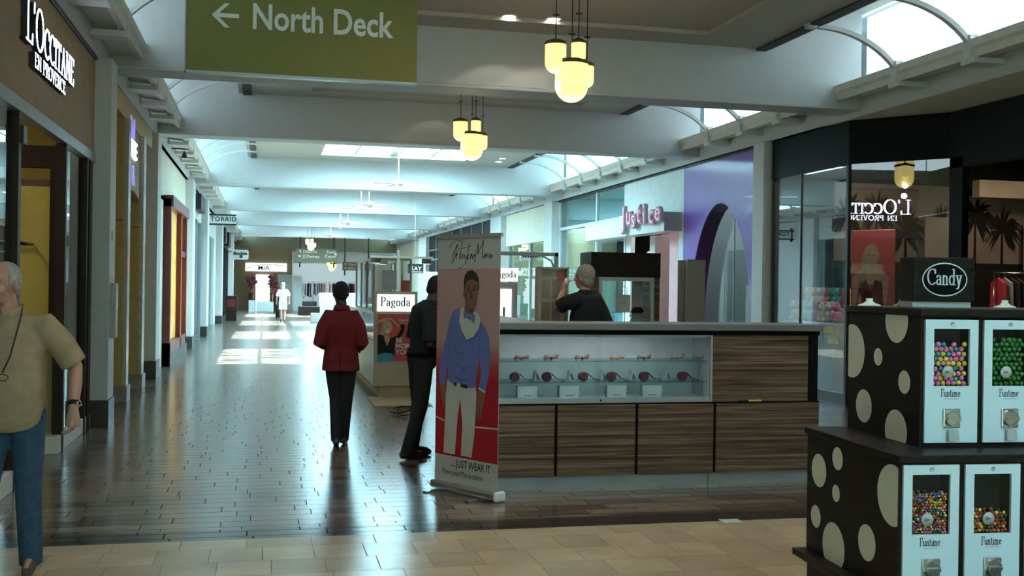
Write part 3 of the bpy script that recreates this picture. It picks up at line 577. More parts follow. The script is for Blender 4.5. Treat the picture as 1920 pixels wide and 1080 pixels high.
# clothing racks
def rack(loc, rz, label, cols, L=1.3, H=1.45, group=None, n=12, seed=1):
    rnd = random.Random(seed); t = thing('clothing_rack', label, 'clothing rack', loc, rz, group); T = TR(loc, rz)
    b = MB(T); b.tube([(-L/2, 0, 0), (-L/2, 0, H), (L/2, 0, H), (L/2, 0, 0)], .014, 8); b.tube([(-L/2, -.22, .02), (-L/2, .22, .02)], .014, 8); b.tube([(L/2, -.22, .02), (L/2, .22, .02)], .014, 8); b.build('frame', 'chrome', t)
    for k in range(n):
        x = -L/2+.08+(L-.16)*k/(n-1); hh = rnd.uniform(.65, .95); wd = rnd.uniform(.18, .24); c_ = cols[rnd.randrange(len(cols))]
        b = MB(T @ Matrix.Translation((x, 0, H-.08)) @ Matrix.Rotation(rnd.uniform(-.15, .15), 4, 'Z'))
        b.add([(-.025, -wd, -hh), (.025, -wd, -hh), (.03, -wd*.8, -.08), (-.03, -wd*.8, -.08), (-.02, 0, 0.01), (.02, 0, .01), (.03, wd*.8, -.08), (-.03, wd*.8, -.08), (.025, wd, -hh), (-.025, wd, -hh)],
              [(0, 1, 2, 3), (3, 2, 5, 4), (4, 5, 6, 7), (7, 6, 8, 9), (9, 8, 1, 0), (0, 3, 4, 7, 9), (1, 8, 6, 5, 2)])
        b.tube([(0, 0, 0), (0, 0, .08)], .004, 5)
        b.build('garment', c_, t)
    return t
for i, nm in enumerate(('cloth_red', 'cloth_blue', 'cloth_teal', 'cloth_pink', 'cloth_white', 'cloth_green', 'cloth_yellow')):
    mat(nm, ((.5, .04, .06), (.05, .08, .3), (.1, .45, .5), (.8, .25, .4), (.8, .82, .85), (.1, .35, .15), (.8, .6, .15))[i], .9)
rack((12.35, 15.1, .6), 0, 'rack of dark garments with one red item deep in the dark shop', ['black_cloth', 'black_cloth', 'black_cloth', 'cloth_red', 'grey_cloth'], 1.7, 1.38, n=14, seed=4)
b = MB(); b.box(11.3, 13.4, 14.7, 15.5, 0, .6); tag(b.build('display_plinth', 'photo_dark', bevel=.01), 'dark plinth under the garment rack in the dark shop', 'plinth')
rack((10.2, 14.9, 0), .2, 'rack of colourful tops standing behind the reflecting dark window', ['cloth_pink', 'cloth_white', 'cloth_teal', 'cloth_red'], 1.2, 1.4, n=10, seed=9)
b = MB()
for s_, z_ in (('PURSES &', 1.02), ('BAGS', .86)): text(b, s_, .13, PL((XW+.015, 14.30, z_), (0, -1, 0), (0, 0, 1)), .001, 1, .003, align='RIGHT')
tag(b.build('window_lettering', 'cloth_yellow'), 'yellow lettering on the dark shop window beside the kiosk end', 'sign')
# merchandise heap behind the flat window: plush toys
for k in range(16):
    r = random.Random(k+50); y = 14.95+(k % 8)*.19; x = XW+.35+.25*(k//8); cl = ['cloth_pink', 'cloth_white', 'cloth_yellow', 'cloth_red', 'cloth_teal', 'cloth_green'][k % 6]
    zb = 1.15+.22*(k//8); b = MB(); b.ball((x, y, zb+.1), (.085, .085, .1)); b.ball((x-.02, y, zb+.25), .07); b.ball((x-.02, y-.05, zb+.31), .025, 8, 6); b.ball((x-.02, y+.05, zb+.31), .025, 8, 6); b.ball((x-.07, y-.05, zb+.05), .03, 8, 6); b.ball((x-.07, y+.05, zb+.05), .03, 8, 6)
    tag(b.build('plush_toy', cl), '%s plush toy on the %s step behind the dark window' % (cl[6:], 'front' if k < 8 else 'rear'), 'toy', 'plush toys behind the dark window')
b = MB(); b.box(XW+.2, XW+.49, 14.75, 16.42, 0, 1.15); b.box(XW+.49, XW+.8, 14.75, 16.42, 0, 1.37); tag(b.build('stepped_plinth', 'white_gloss', bevel=.01), 'white stepped plinth carrying plush toys behind the window', 'plinth')
# pilaster, purple arch front
pilaster(8.13, 8.6, 16.55, 16.95)
yA, yB, yc, ry, zs, rz_ = RYp(1402), RYp(1289), 0, 0, .9, 2.36
ya, yb = RYp(1419), RYp(1275)
yc = (yA+yB)/2; ry = (yB-yA)/2
b = MB(); NA = 28
arch = [(yc+ry*math.cos(PI*k/NA), zs+rz_*math.sin(PI*k/NA)) for k in range(NA+1)]   # from yB side over to yA side
def archwall(mb, x0, x1):
    out = [(ya, 0), (yA, 0)] + arch[::-1] + [(yB, 0), (yb, 0), (yb, FZ-.05), (ya, FZ-.05)]
    mb.prism(out, x0, x1, 'x')
archwall(b, XW, XW+.04)
o = trim(b, 'purple', 'glossy purple arched shop wall')
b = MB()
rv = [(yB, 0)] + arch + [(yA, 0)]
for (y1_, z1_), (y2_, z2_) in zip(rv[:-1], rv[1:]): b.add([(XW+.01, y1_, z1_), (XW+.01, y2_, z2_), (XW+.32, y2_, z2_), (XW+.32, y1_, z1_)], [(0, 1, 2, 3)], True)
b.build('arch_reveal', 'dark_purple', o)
b = MB(); b.box(XW+.31, XW+.32, yA, yB, 0, 3.3); o = window(b, 'pane'); frame_post(yc, .02, 0, 3.25, XW+.315, .02, 'grey_metal', o)
b = MB(); b.box(XW+3.4, XW+3.5, ya, yb, 0, FZ); b.box(XW+.12, XW+3.4, yb-.14, yb-.11, 0, FZ); struct(b.build('wall_shop_arch', 'teal_dim'))
b = MB(); b.box(XW+.0, XW+.1, ya-.05, RYp(1042), FZ-.05, FZ-.001); trim(b, 'black')
# Justice shop
y1, y2, y3 = RYp(1275), RYp(1165), RYp(1042)
b = MB(); b.box(XW, XW+.12, y1, y2, 3.0, FZ-.05); b.box(XW, XW+.12, y1, y1+.25, 0, 3.0); trim(b, 'white_gloss', 'white shop wall above the canopy')
t = thing('shop_canopy', 'white projecting canopy box of the Justice shop front', 'canopy', (XR, 24, 2.9))
yc0, yc1 = RYp(1273)+.05, atx(1098, 440, 7.9).y
b = MB(); b.box(7.88, XW, yc0, yc1, 2.82, 3.22); b.build('body', 'white_gloss', t, bevel=.01); b = MB(); b.box(7.885, XW-.01, yc0-.012, yc0, 2.83, 3.21); b.build('end_panel', 'grey_box', t)
t = thing('shop_sign_lettering', 'pink and white Justice letters standing on the white canopy', 'sign', (7.9, 22, 3.0))
lp = atx(1232, 440, 7.86)
def rtext(b, s, yst, z, size, x, sx, ext=.02, bold=0, shear=0): return text(b, s, size, PL((x, yst, z), (0, -1, 0), (0, 0, 1)), ext, sx, bold, shear)
yj = atx(1172, 420, 7.84).y
LJ = 0
for i, (ch, dz) in enumerate(zip('Justice', (0, .03, -.04, .04, .03, -.02, .02))):
    y = yj - i*.36*(1.0) + (.1 if i > 0 else 0) ; sz = .62 if i == 0 else .56
    b = MB(); rtext(b, ch, y, 3.02+dz, sz, 7.80, 1.25, .03, .035); b.build('letter_backing', 'grey_box', t)
    b = MB(); rtext(b, ch, y, 3.02+dz, sz, 7.765, 1.2, .004, .022); b.build('letter_outline', 'hot_pink', t)
    b = MB(); rtext(b, ch, y, 3.02+dz, sz, 7.758, 1.2, .002, -.006); b.build('letter_face', 'white_letter', t)
b = MB(); b.box(XW+.05, XW+.06, y2, y3, .1, 3.3); o = window(b, 'pane_teal'); b = MB(); b.box(XW+.02, XW+.1, y2, y3, 3.28, 3.36)
for y in (y2+.04, RYp(1111), y3-.04): b.box(XW+.02, XW+.1, y-.04, y+.04, 0, FZ-.05)
b.build('window_frame', 'white_gloss', o)
b = MB(); b.box(XW+.05, XW+.06, y2, y3, 3.36, FZ-.06); window(b, 'pane_teal')
b = MB(); b.box(XW+.3, XW+.35, y2, y3, 3.3, FZ-.06); trim(b, 'teal_glass_back')
b = MB(); b.box(XW+.12, 12.5, y1-.1, y1+.02, 0, FZ); b.box(XW+3.2, XW+3.3, y1, y3, 0, FZ); struct(b.build('wall_shop_pink', 'pink'))
b = MB(); b.box(XW+.1, XW+1.4, RYp(1215), RYp(1205), 0, 2.82); trim(b, 'grey_box'); b = MB(); b.box(XW+.06, XW+.5, y1+.25, y1+.9, 0, 2.82); trim(b, 'pink', 'pink return wall of shop entrance'); b = MB(); b.box(XW+.05, XW+.15, y2-.35, y2, 0, 2.9); trim(b, 'white_gloss')
pilaster(8.06, 8.5, y3, y3+.9)
# cream shop, pilasters and dark fronts beyond
y4, y5 = RYp(1027), RYp(945)
b = MB(); b.box(XW, XW+.12, y4, y5, 3.05, FZ-.002); trim(b, 'cream_paint', 'cream shop wall'); b = MB(); b.box(XW+2, XW+2.1, y4, y5, 0, FZ); b.box(XW+.1, XW+2, y5, y5+.1, 0, FZ); struct(b.build('wall_shop_cream', 'cream_paint'))
b = MB(); b.box(XW+.05, XW+.06, y4+.1, y5-.2, 0, 3.05); o = window(b, 'pane_teal')
for y in (y4+.1, y4+2.6, y5-.2): frame_post(y, .1, 0, 3.05, XW+.06, .1, 'grey_box', o)
b = MB(); pa, pb = aty(975, 470, 33.0), aty(1020, 489, 33.0); b.box(pa.x, 8.2, 32.97, 33.03, pb.z, pa.z); b.mi = 1
for k in range(7): b.box(pa.x+.08+k*.08, pa.x+.13+k*.08, 32.955, 32.97, (pa.z+pb.z)/2-.06, (pa.z+pb.z)/2+.05)
tag(b.build('blade_sign', ['white_gloss', 'black']), 'white blade sign with illegible dark lettering on the cream shop front', 'sign')
pilaster(8.06, 8.5, y5, RYp(925))
y6, y7 = RYp(925), RYp(803)
b = MB(); b.box(XW, XW+.1, y6, y7, 0, FZ-.002); o = trim(b, 'navy', 'dark blue panelled shop front')
b = MB()
for k in range(8): y = y6+(y7-y6)*k/7; b.box(XW-.03, XW, y-.06, y+.06, 0, FZ-.01)
b.box(XW-.02, XW, y6, y7, 2.9, 2.98); b.box(XW-.02, XW, y6, y7, 3.4, 3.46); b.build('panel_frame', 'grey_metal', o)
pilaster(8.06, 8.5, y7, RYp(790)); y8 = RYp(790)
b = MB(); b.box(XW, XW+.1, y8, YE, 0, FZ-.002); trim(b, 'cream_paint')
# far end
b = MB(); pL, pR = aty(462, 500, 68.5), aty(548, 500, 68.5)
b.box(XL-.1, pR.x, 68.5, 68.7, 0, 3.9); o = struct(b.build('wall_far', 'brown_wall'))
b = MB(); b.box(XL-.1, XR+.1, 69.6, 69.8, 3.7, 5); struct(b.build('wall_far_upper', 'olive_wall'))
b = MB(); b.box(XL+.2, XR-.3, 66, 66.3, 4.45, 4.62); b.build('light_strip', 'lit_panel', None); bpy.data.objects['light_strip'].name = 'trim_95'; tag(bpy.data.objects['trim_95'], 'lit strip', 'light', kind='structure')
def pix_box(nm, label, cat, px0, px1, py0, py1, Y, dep, m, group=None, bevel=0, part=None, T=None):
    a = aty(px0, py1, Y); e = aty(px1, py0, Y); b = MB(); b.box(a.x, e.x, Y, Y+dep, 0, e.z)
    return tag(b.build(nm, m, bevel=bevel), label, cat, group)
t = thing('lit_shop_sign', 'white lit sign reading MIA on the brown end wall', 'sign', (0, 68.3, 3))
a, e = aty(460, 508, 68.3), aty(538, 494, 68.3); b = MB(); b.box(a.x, e.x, 68.3, 68.5, a.z, e.z); b.build('panel', 'lit_panel', t)
b = MB(); text(b, 'MIA', .42, PL((a.x+.75, 68.29, a.z+.07), (1, 0, 0), (0, 0, 1)), .002, 1, .004); b.build('lettering', 'black', t)
b = MB()
for k in range(16): u = k/16; b.box(a.x+.1+2.4*u, a.x+.1+2.4*(u+.07), 68.285, 68.29, e.z-.3+.22*math.sin(PI*u), e.z-.27+.22*math.sin(PI*u))
b.build('arch_line', 'black', t)
pix_box('lit_window_poster', 'tall white glowing poster in the brown end shop window', 'poster', 479, 506, 515, 568, 68.2, .1, 'lit_panel')
for px, nm in ((470, 'left'), (511, 'right')):
    p = aty(px, 560, 67.6); t = thing('flower_column', 'dark pink flower arrangement on a dark stand, %s of the glowing poster' % nm, 'flower arrangement', (p.x, 67.6, 0), 0, 'flower stands by the end shop')
    b = MB(); b.lathe([(.18, 0), (.15, .1), (.12, .9), (.2, 1.0)], (p.x, 67.6, 0), 12); b.build('stand', 'wood_brown', t)
    b = MB(); b2 = MB(); r = random.Random(px)
    for k in range(7):
        a_ = 2*PI*k/7; H_ = r.uniform(.7, 1.2); pts = [Vector((p.x+.25*u*u*math.cos(a_), 67.6+.2*u*u*math.sin(a_), .98+H_*u)) for u in (0, .3, .6, .85, 1)]; b2.tube(pts, .012, 5)
        for u in pts[2:]:
            for q in range(3): b.ball((u.x+r.gauss(0, .05), u.y+r.gauss(0, .04), u.z+r.gauss(0, .05)), r.uniform(.05, .08), 7, 5)
    b2.build('stem', 'green_sign', t); b.build('blossom', 'blossom_rose', t)
pix_box('white_sign_stand', 'white upright sign board on the floor before the end shop', 'sign', 466, 478, 563, 588, 62, .1, 'white_gloss')
pix_box('white_counter', 'white counter block before the end shop', 'counter', 481, 513, 566, 582, 62.5, .6, 'white_gloss', bevel=.02)
pix_box('partition_panel', 'large pale grey partition beside the brown end shop', 'partition', 520, 548, 515, 585, 66, .15, 'grey_box')
pix_box('partition_panel', 'narrower pale grey partition in front of the merchandise', 'partition', 549, 567, 517, 588, 65, .15, 'white_paint')
pix_box('bench', 'long dark bench block at far end, beside the sunlit floor', 'bench', 559, 600, 575, 590, 56, .6, 'dark_bronze', bevel=.02)
pix_box('planter_box', 'dark square planter box on the far bench line', 'planter', 567, 594, 565, 577, 59, .5, 'black', bevel=.02)
pix_box('floor_kiosk_box', 'grey box counter on the far floor left of the red jacket', 'counter', 583, 612, 588, 608, 45, .6, 'grey_box', bevel=.02)
pix_box('white_counter', 'white display counter in front of the far clothing racks', 'counter', 598, 680, 550, 590, 58, .8, 'white_gloss', bevel=.02)
cols = ['cloth_red', 'black_cloth', 'black_cloth', 'cloth_white', 'cloth_white', 'grey_cloth', 'cloth_blue', 'wood_brown']
for k, (px, nm) in enumerate(((575, 'leftmost'), (600, 'second from left'), (628, 'third from left'), (655, 'rightmost'))):
    p = aty(px, 560, 66); rack((p.x, 66+.9*(k % 2), 0), .2*k-.3, '%s of four racks of mixed clothes at the far end' % nm, cols, .82, 1.75, 'far clothing racks', 7, k)
b = MB(); a, e = aty(549, 545, 70), aty(800, 500, 70); b.box(a.x, XR+6, 76, 76.2, 0, 4.9); struct(b.build('wall_court', 'white_paint'))
b = MB(); b.box(a.x, XR, 70.2, 70.5, 2.95, 3.75); trim(b, 'white_gloss')
def hang_sign(label, px0, px1, py0, py1, Y, rows, ts):
    a, e = aty(px0, py1, Y), aty(px1, py0, Y); t = thing('directory_sign', label, 'sign', ((a.x+e.x)/2, Y, a.z))
    b = MB(); b.box(a.x, e.x, Y-.05, Y+.05, a.z, e.z); b.build('panel', 'sign_bronze', t)
    b = MB()
    for q in (.08, .9): b.tube([(a.x+(e.x-a.x)*q, Y, a.z-.3), (a.x+(e.x-a.x)*q, Y, CZ)], .04, 8)
    b.build('pole', 'black', t); b = MB(); 
    for s, u, v in rows:
        if s in 'UL':
            old = b.T; b.T = PL((a.x+(e.x-a.x)*u+.1, Y-.06, a.z+(e.z-a.z)*v+ts*.35), (1, 0, 0), (0, 0, 1)) @ Matrix.Rotation(0 if s == 'U' else PI/2, 4, 'Z')
            w_ = ts*.07; h_ = ts*.36; b.prism([(-w_, -h_), (w_, -h_), (w_, h_), (-w_, h_)], 0, .003)
            for q_ in (1, -1): pg = [(0, h_+w_*1.5), (0, h_-w_*1.5), (q_*h_*.8, -w_*1.5), (q_*h_*.8, w_*1.5)]; b.prism(pg if q_ < 0 else pg[::-1], .0005, .0035)
            b.T = old
        else: text(b, s, ts, PL((a.x+(e.x-a.x)*u, Y-.06, a.z+(e.z-a.z)*v), (1, 0, 0), (0, 0, 1)), .002)
    b.build('lettering', 'cream_spot', t)
mat('sign_bronze', (.14, .11, .07), .5)
hang_sign("bronze hanging directory reading Dillard's, JCPenney and Food Court", 556, 634, 467, 491, 62, (('U', .04, .66), ("Dillard's", .15, .66), ('L', .04, .32), ('JCPenney', .15, .32), ('Food', .72, .66), ('Court', .68, .34), ('U', .90, .46)), .24)
hang_sign('smaller bronze hanging directory beyond the first, with pale lettering', 642, 696, 492, 507, 66, (('U', .05, .6), ("Dillard's", .2, .6), ('L', .05, .15), ('JCPenney', .2, .15), ('Food', .7, .4)), .18)
b = MB(); YK = 38.7; a = aty(765, 512, YK); e = aty(794, 495, YK); b.box(a.x, e.x, YK, YK+.1, a.z, e.z); b.mi = 2; b.tube([(a.x+.25, YK+.05, e.z), (a.x+.25, YK+.05, CZ)], .006); b.mi = 1; text(b, 'KAY', .19, PL((a.x+.08, YK-.01, a.z+.11), (1, 0, 0), (0, 0, 1)), .002, 1, .004, space=1.2); b.box(a.x+.06, e.x-.05, YK-.01, YK-.005, a.z+.03, a.z+.06)
tag(b.build('hanging_sign', ['black', 'white_letter', 'white_gloss']), 'small black hanging sign reading KAY above the guard', 'sign')
pix_box('white_display_panel', 'tall white display panel behind the guard', 'panel', 793, 836, 510, 600, 26, .1, 'white_gloss')
# added panel lights that brighten the shop interiors and the far court
def added_lamp(x, y, z, sx, sy, e, col, nm, rx=0):
    t = thing('added_panel_light', nm, 'ceiling light', (x, y, z)); b = MB(); b.box(x-sx/2, x+sx/2, y-sy/2, y+sy/2, z, z+.03); b.build('housing', 'white_gloss', t)
    L = bpy.data.lights.new('added_lamp', 'AREA'); L.shape = 'RECTANGLE'; L.size = sx; L.size_y = sy; L.energy = e; L.color = col
    o = bpy.data.objects.new('added_lamp', L); C.objects.link(o); o.location = (0, 0, -.01); o.parent = t
added_lamp(-3.6, 9.8, 3.95, .6, 1.6, 40, (1, .85, .55), 'added warm panel light inside the left yellow shop')
added_lamp(XW+1.2, 18.8, 4.0, .6, 1.2, 60, (.9, .97, 1), 'added panel light inside the purple arch shop')
added_lamp(XW+1.4, 22.6, 4.0, .6, 1.6, 70, (1, .93, .92), 'added panel light inside the entrance of the canopy shop')
added_lamp(XW+1.4, 27, 4.0, .6, 1.6, 80, (.9, .97, 1), 'added panel light inside the teal glass shop')
added_lamp(9.3, 15.0, 4.0, .5, 1.0, 30, (1, .85, .7), 'added dim panel light over the dark shop window')
added_lamp(12.2, 14.2, 4.0, .5, 1.0, 40, (1, .8, .6), 'added dim panel light over the racks in the dark shop')
added_lamp(XW+1.0, 34.5, 4.0, .6, 1.6, 90, (1, .93, .75), 'added warm panel light inside the cream shop')
added_lamp(3.5, 72, 4.8, 4, 2, 250, (.9, .98, 1), 'added large panel light brightening the court at the far end')
added_lamp(XL-.7, 31, 4.0, .5, 2.4, 60, (.85, .97, 1), 'added panel light inside the left glass shop')
# ------------------------------------------------------------------ hanging things
t = thing('hanging_sign', 'large green hanging sign reading North Deck with a left arrow', 'sign', (0, 0, 0))
YS = 9.2
a, e = aty(348, 131, YS), aty(781, 155, YS); zb = (a.z+e.z)/2; a0 = a.x; a1 = e.x; zt = zb+.98
t.location = ((a0+a1)/2, YS, zb)
b = MB(); b.box(a0, a1, YS, YS+.06, zb, zt); b.build('panel', 'green_sign', t); b = MB(); b.box(a0-.01, a1, YS-.01, YS+.07, zb-.02, zb); b.box(a0-.012, a0, YS-.01, YS+.07, zb-.02, zt); b.build('edge_strip', 'kick_metal', t)
b = MB()
for q in (.15, .85): b.tube([(a0+(a1-a0)*q, YS+.03, zt), (a0+(a1-a0)*q, YS+.03, CZ+.06)], .012, 8)
b.build('hanging_rod', 'steel', t)
p = aty(475, 53, YS-.003); p2 = aty(735, 68, YS-.003); b = MB()
def twidth(s, size):
    m = MB(); text(m, s, size, Matrix.Identity(4)); xs = [v.x for v in m.v]; return min(xs), max(xs)
x0, x1 = twidth('North Deck', .3); text(b, 'North Deck', .3, PL((p.x-x0*(p2.x-p.x)/(x1-x0), YS-.003, p.z+.0), (1, 0, 0), (0, 0, 1)), .002, (p2.x-p.x)/(x1-x0), .006); b.build('lettering', 'white_letter', t)
p = aty(424, 29, YS-.004); T = PL(p, (1, 0, 0), (0, 0, 1)); b = MB(T); w_ = .017; L_ = .105
b.prism([(-L_, -w_), (L_, -w_), (L_, w_), (-L_, w_)], 0, .003); 
for s_ in (1, -1):
    ang = [(-L_-.01, 0), (-L_+.03, 0), (.03, .1*s_), (-.012, .1*s_)]
    b.prism(ang if s_ > 0 else ang[::-1], 0.0005, .0035)
b.build('arrow', 'white_letter', t)

def pendant(cx, cy, zbot, label):
    t = thing('pendant_cluster', label, 'pendant lamp', (cx, cy, CZ+.055), 0, 'pendant clusters of amber glass globes')
    # (dx, dy, bottom above zbot, radius, height)
    for dx, dy, dz, r, h in ((0, 0, 0, .18, .44), (-.19, -.02, .30, .115, .33), (.045, -.10, .39, .078, .25), (.19, .06, .18, .078, .25)):
        x, y, z = cx+dx, cy+dy, zbot+dz
        g = MB(); prof = [(.002, 0)]
        for k in range(1, 9): th = PI/2*k/8; prof.append((r*math.sin(th), r*(1-math.cos(th))))
        prof += [(r, h*.98)]
        g.lathe(prof, (x, y, z), 28); o = g.build('globe', 'globe_glass', t)
        g = MB(); g.lathe([(r*1.04, h*.93), (r*1.06, h*.93), (r*1.06, h), (r*.98, h+.015), (r*.5, h+.035), (.01, h+.05)], (x, y, z), 28); g.build('band', 'globe_metal', o)
        g = MB(); g.ball((x, y, z+h*.55), (r*.5, r*.5, r*.6), 12, 8)
        g = MB(); g.tube([(x, y, z+h+.04), (x, y, CZ+.05)], .006, 6); zz = z+h+.30; g.lathe([(.035, 0), (.04, .004), (.035, .008)], (x, y, zz), 12); g.build('cord', 'black', t)
        L = bpy.data.lights.new('globe_lamp', 'POINT'); L.energy = 6*r/.1; L.color = (1, .75, .38); L.shadow_soft_size = .05
        lo = bpy.data.objects.new('globe_lamp', L); C.objects.link(lo); lo.location = (dx, dy, z-.15-(CZ+.055)); lo.parent = t
    return t
for px, py, Y, nm in ((1071, 192, 11.2, 'nearest amber glass pendant cluster, hanging before the first beam'), (884, 301, 16.9, 'second amber glass pendant cluster, between the first two beams')):
    p = aty(px, py, Y); pendant(p.x, Y, p.z, nm)
for px, py, Y, nm in ((583, 470, 59.2, 'small far amber pendant cluster before the directory sign'), (622, 508, 64, 'farthest amber pendant cluster, above the far clothing racks')):
    p = aty(px, py, Y); pendant(p.x, Y, p.z, nm)

def fan(px, py, X, rot, label):
    v = FW + CR*((px-960)/FPX) + CU*((540-py)/FPX); k = X/v.x; p = CP+v*k
    t = thing('ceiling_fan', label, 'ceiling fan', (p.x, p.y, p.z), rot, 'white ceiling fans'); T = TR(p, rot)
    b = MB(T); b.lathe([(.05, -.09), (.09, -.07), (.10, -.03), (.16, -.01), (.17, .03), (.12, .07), (.05, .09), (.02, .12)], n=20); b.build('motor', 'fan_white', t)
    b = MB(T); b.tube([(0, 0, .1), (0, 0, CZ-p.z+.35)], .016, 8); b.lathe([(.03, CZ-p.z-.03), (.07, CZ-p.z+.0), (.07, CZ-p.z+.02)], n=14); b.build('rod', 'fan_white', t)
    for q in range(4):
        R_ = T @ Matrix.Rotation(q*PI/2, 4, 'Z') @ Matrix.Rotation(.22, 4, 'X')
        b = MB(R_); b.prism([(.16, -.03), (.26, -.055), (.66, -.075), (.70, -.05), (.70, .04), (.66, .06), (.26, .055), (.16, .03)], -.005, .005); b.build('blade', 'fan_white', t)
FN = [(747, 345, 3.2, .3, 'nearest white four-blade ceiling fan, below the first skylight'), (692, 384, 3.2, .9, 'second white ceiling fan down the hall'), (677, 391, 3.2, .1, 'third white ceiling fan, just under the second'),
      (652, 418, 3.2, .5, 'fourth white ceiling fan down the hall'), (638, 425, 3.2, 0, 'fifth white ceiling fan down the hall'), (620, 441, 3.2, .4, 'farthest white ceiling fan')]
for q in FN: fan(*q)

# ------------------------------------------------------------------ the tie kiosk
KY, KX0, KX1, KYB = 8.36, 1.78, 4.66, 11.2
k = thing('display_kiosk', 'dark zebra wood kiosk counter with a long lit glass display front', 'kiosk', ((KX0+KX1)/2, (KY+KYB)/2, 0))
def kx(px, Y=KY): return aty(px, 700, Y).x
def kz(py, px=1240, Y=KY): return aty(px, py, Y).z
xg = kx(1333)
b = MB(); b.box(KX0+.02, KX1-.04, KY+.03, KYB, 0, .11); b.build('kick_plate', 'kick_metal', k)
b = MB(); b.box(xg-.002, xg+.002, KY+.028, KY+.03, 0, .11); b.build('kick_seam', 'shadow_black', k)
edges = [KX0, kx(1043), kx(1194), kx(1340), KX1]
for i in range(4):
    b = MB(); b.box(edges[i]+.012, edges[i+1]-.012, KY-.02, KY+.06, .11, .69); b.build('lower_panel', 'zebra', k, bevel=.004)
b = MB(); b.box(KX0+.02, KX1-.06, KY+.0, KY+.05, .11, .69); b.box(KX0+.01, KX1-.01, KY-.018, KY+.4, .69, .702); b.build('joint_backing', 'shadow_black', k)
b = MB(); b.box(KX0, KX1-.02, KY+.42, KY+.5, .1, 1.28); b.box(KX0, KX0+.06, KY+.06, KYB, .1, 1.28); b.box(KX1-.12, KX1-.02, KY+.06, KYB, .1, 1.28); b.box(KX0, KX0+1.0, KYB-.06, KYB, .1, 1.28); b.build('carcass', 'zebra', k)
b = MB(); b.box(xg+.02, KX1-.10, KY+.02, KY+.42, .702, 1.262); b.build('upper_panel', 'zebra', k)
b = MB(); b.box(KX1-.10, KX1-.02, KY+.0, KY+.4, .702, 1.262); b.build('end_post', 'shadow_black', k)
b = MB(); b.box(KX0-.01, KX1, KY+.01, KY+.5, 1.262, 1.30); b.build('painted_shadow_line', 'shadow_black', k)  # black strip painted in as the shadow line under the countertop
b = MB(); b.box(KX0-.03, KX1+.02, KY-.02, KY+.55, 1.30, 1.355); b.box(KX0-.03, KX0+.5, KY+.55, KYB, 1.30, 1.355); b.build('countertop', 'counter_grey', k, bevel=.006)
b = MB(); b.box(KX0+.04, xg, KY+.40, KY+.42, .702, 1.262); b.box(KX0+.04, xg, KY+.02, KY+.42, .702, .735); b.box(KX0+.02, KX0+.05, KY+.02, KY+.42, .702, 1.262); b.box(xg-.005, xg+.02, KY+.02, KY+.42, .702, 1.262); b.box(KX0+.04, xg, KY+.02, KY+.42, 1.25, 1.262); b.build('display_case', 'case_white', k)
b = MB(); b.box(xg-.006, xg+.014, KY+.0, KY+.022, .702, 1.262); b.box(KX0+.04, xg, KY, KY+.022, .702, .712); b.box(kx(1117), xg-.02, KY-.003, KY+.01, .705, .745); b.box(KX0+.04, kx(1117), KY+.012, KY+.022, .705, .74); b.build('case_frame', 'kick_metal', k)
b = MB(T=Matrix.Translation((kx(1127), KY-.004, .724)) @ Matrix.Rotation(PI/2, 4, 'X')); b.lathe([(.008, -.002), (.009, 0), (.006, .004)], n=12); b.build('lock', 'dark_bronze', k)
for z in (1.045, .87): b = MB(); b.box(KX0+.05, xg-.006, KY+.06, KY+.40, z-.008, z); b.build('glass_shelf', 'shelf_glass', k)
b = MB(); b.box(KX0+.05, kx(1127), KY+.014, KY+.018, .735, 1.262); b.box(kx(1117), xg-.006, KY+.006, KY+.010, .735, 1.262); b.build('sliding_glass', 'case_glass', k)
b = MB(); b.box(KX0+.06, KX1-.13, KY+.5, KYB-.07, 0, .12); b.build('raised_floor', 'mat_tan', k)
t = thing('led_strip', 'white light strip inside the top of the glass display case', 'light', (2.6, KY+.05, 1.245))
b = MB(); b.box(KX0+.1, xg-.06, KY+.035, KY+.055, 1.24, 1.25); b.build('housing', 'white_gloss', t)
L = bpy.data.lights.new('case_lamp', 'AREA'); L.shape = 'RECTANGLE'; L.size = 1.3; L.size_y = .03; L.energy = 1.6; L.color = (.92, .97, 1)
o = bpy.data.objects.new('case_lamp', L); C.objects.link(o); o.location = (0, .0, -.012); o.rotation_euler = (.35, 0, 0); o.parent = t
mat('tie_purple', (.10, .012, .03), .55, var=.3, vs=60); mat('bow_brown', (.20, .13, .08), .8, var=.35, vs=80); mat('bow_gold', (.34, .25, .15), .8, var=.3, vs=80); mat('card', (.60, .68, .70), .5)
# bow ties on the top shelf
YT = KY+.16
bows = [(978, 'bow_brown'), (1033, 'bow_brown'), (1091, 'bow_brown'), (1157, 'bow_gold'), (1207, 'bow_brown'), (1269, 'bow_gold'), (1311, 'bow_gold')]
ords = ['first', 'second', 'third', 'fourth', 'fifth', 'sixth', 'seventh']
for i, (px, m_) in enumerate(bows):
    x = kx(px, YT); z = 1.045; t = thing('bow_tie', '%s bow tie on the top glass shelf, %s from the left' % ('brown' if m_ == 'bow_brown' else 'golden tan', ords[i]), 'bow tie', (x, YT, z), (-.12, .1, .05, -.1, .12, -.15, .1)[i], 'bow ties on the top shelf')
    T = TR((x, YT, z), t.rotation_euler.z)
    for s_ in (-1, 1):
        b = MB(T); b.tube([(s_*.006, 0, .014), (s_*.03, 0, .022), (s_*.052, 0, .026+.004*s_), (s_*.058, 0, .026)], [(.008, .008), (.013, .012), (.022, .018), (.019, .015)], 10); b.build('wing', m_, t)
    b = MB(T); b.ball((0, 0, .014), (.012, .015, .014), 10, 7); b.build('knot', 'tie_purple' if m_ == 'bow_brown' else m_, t)
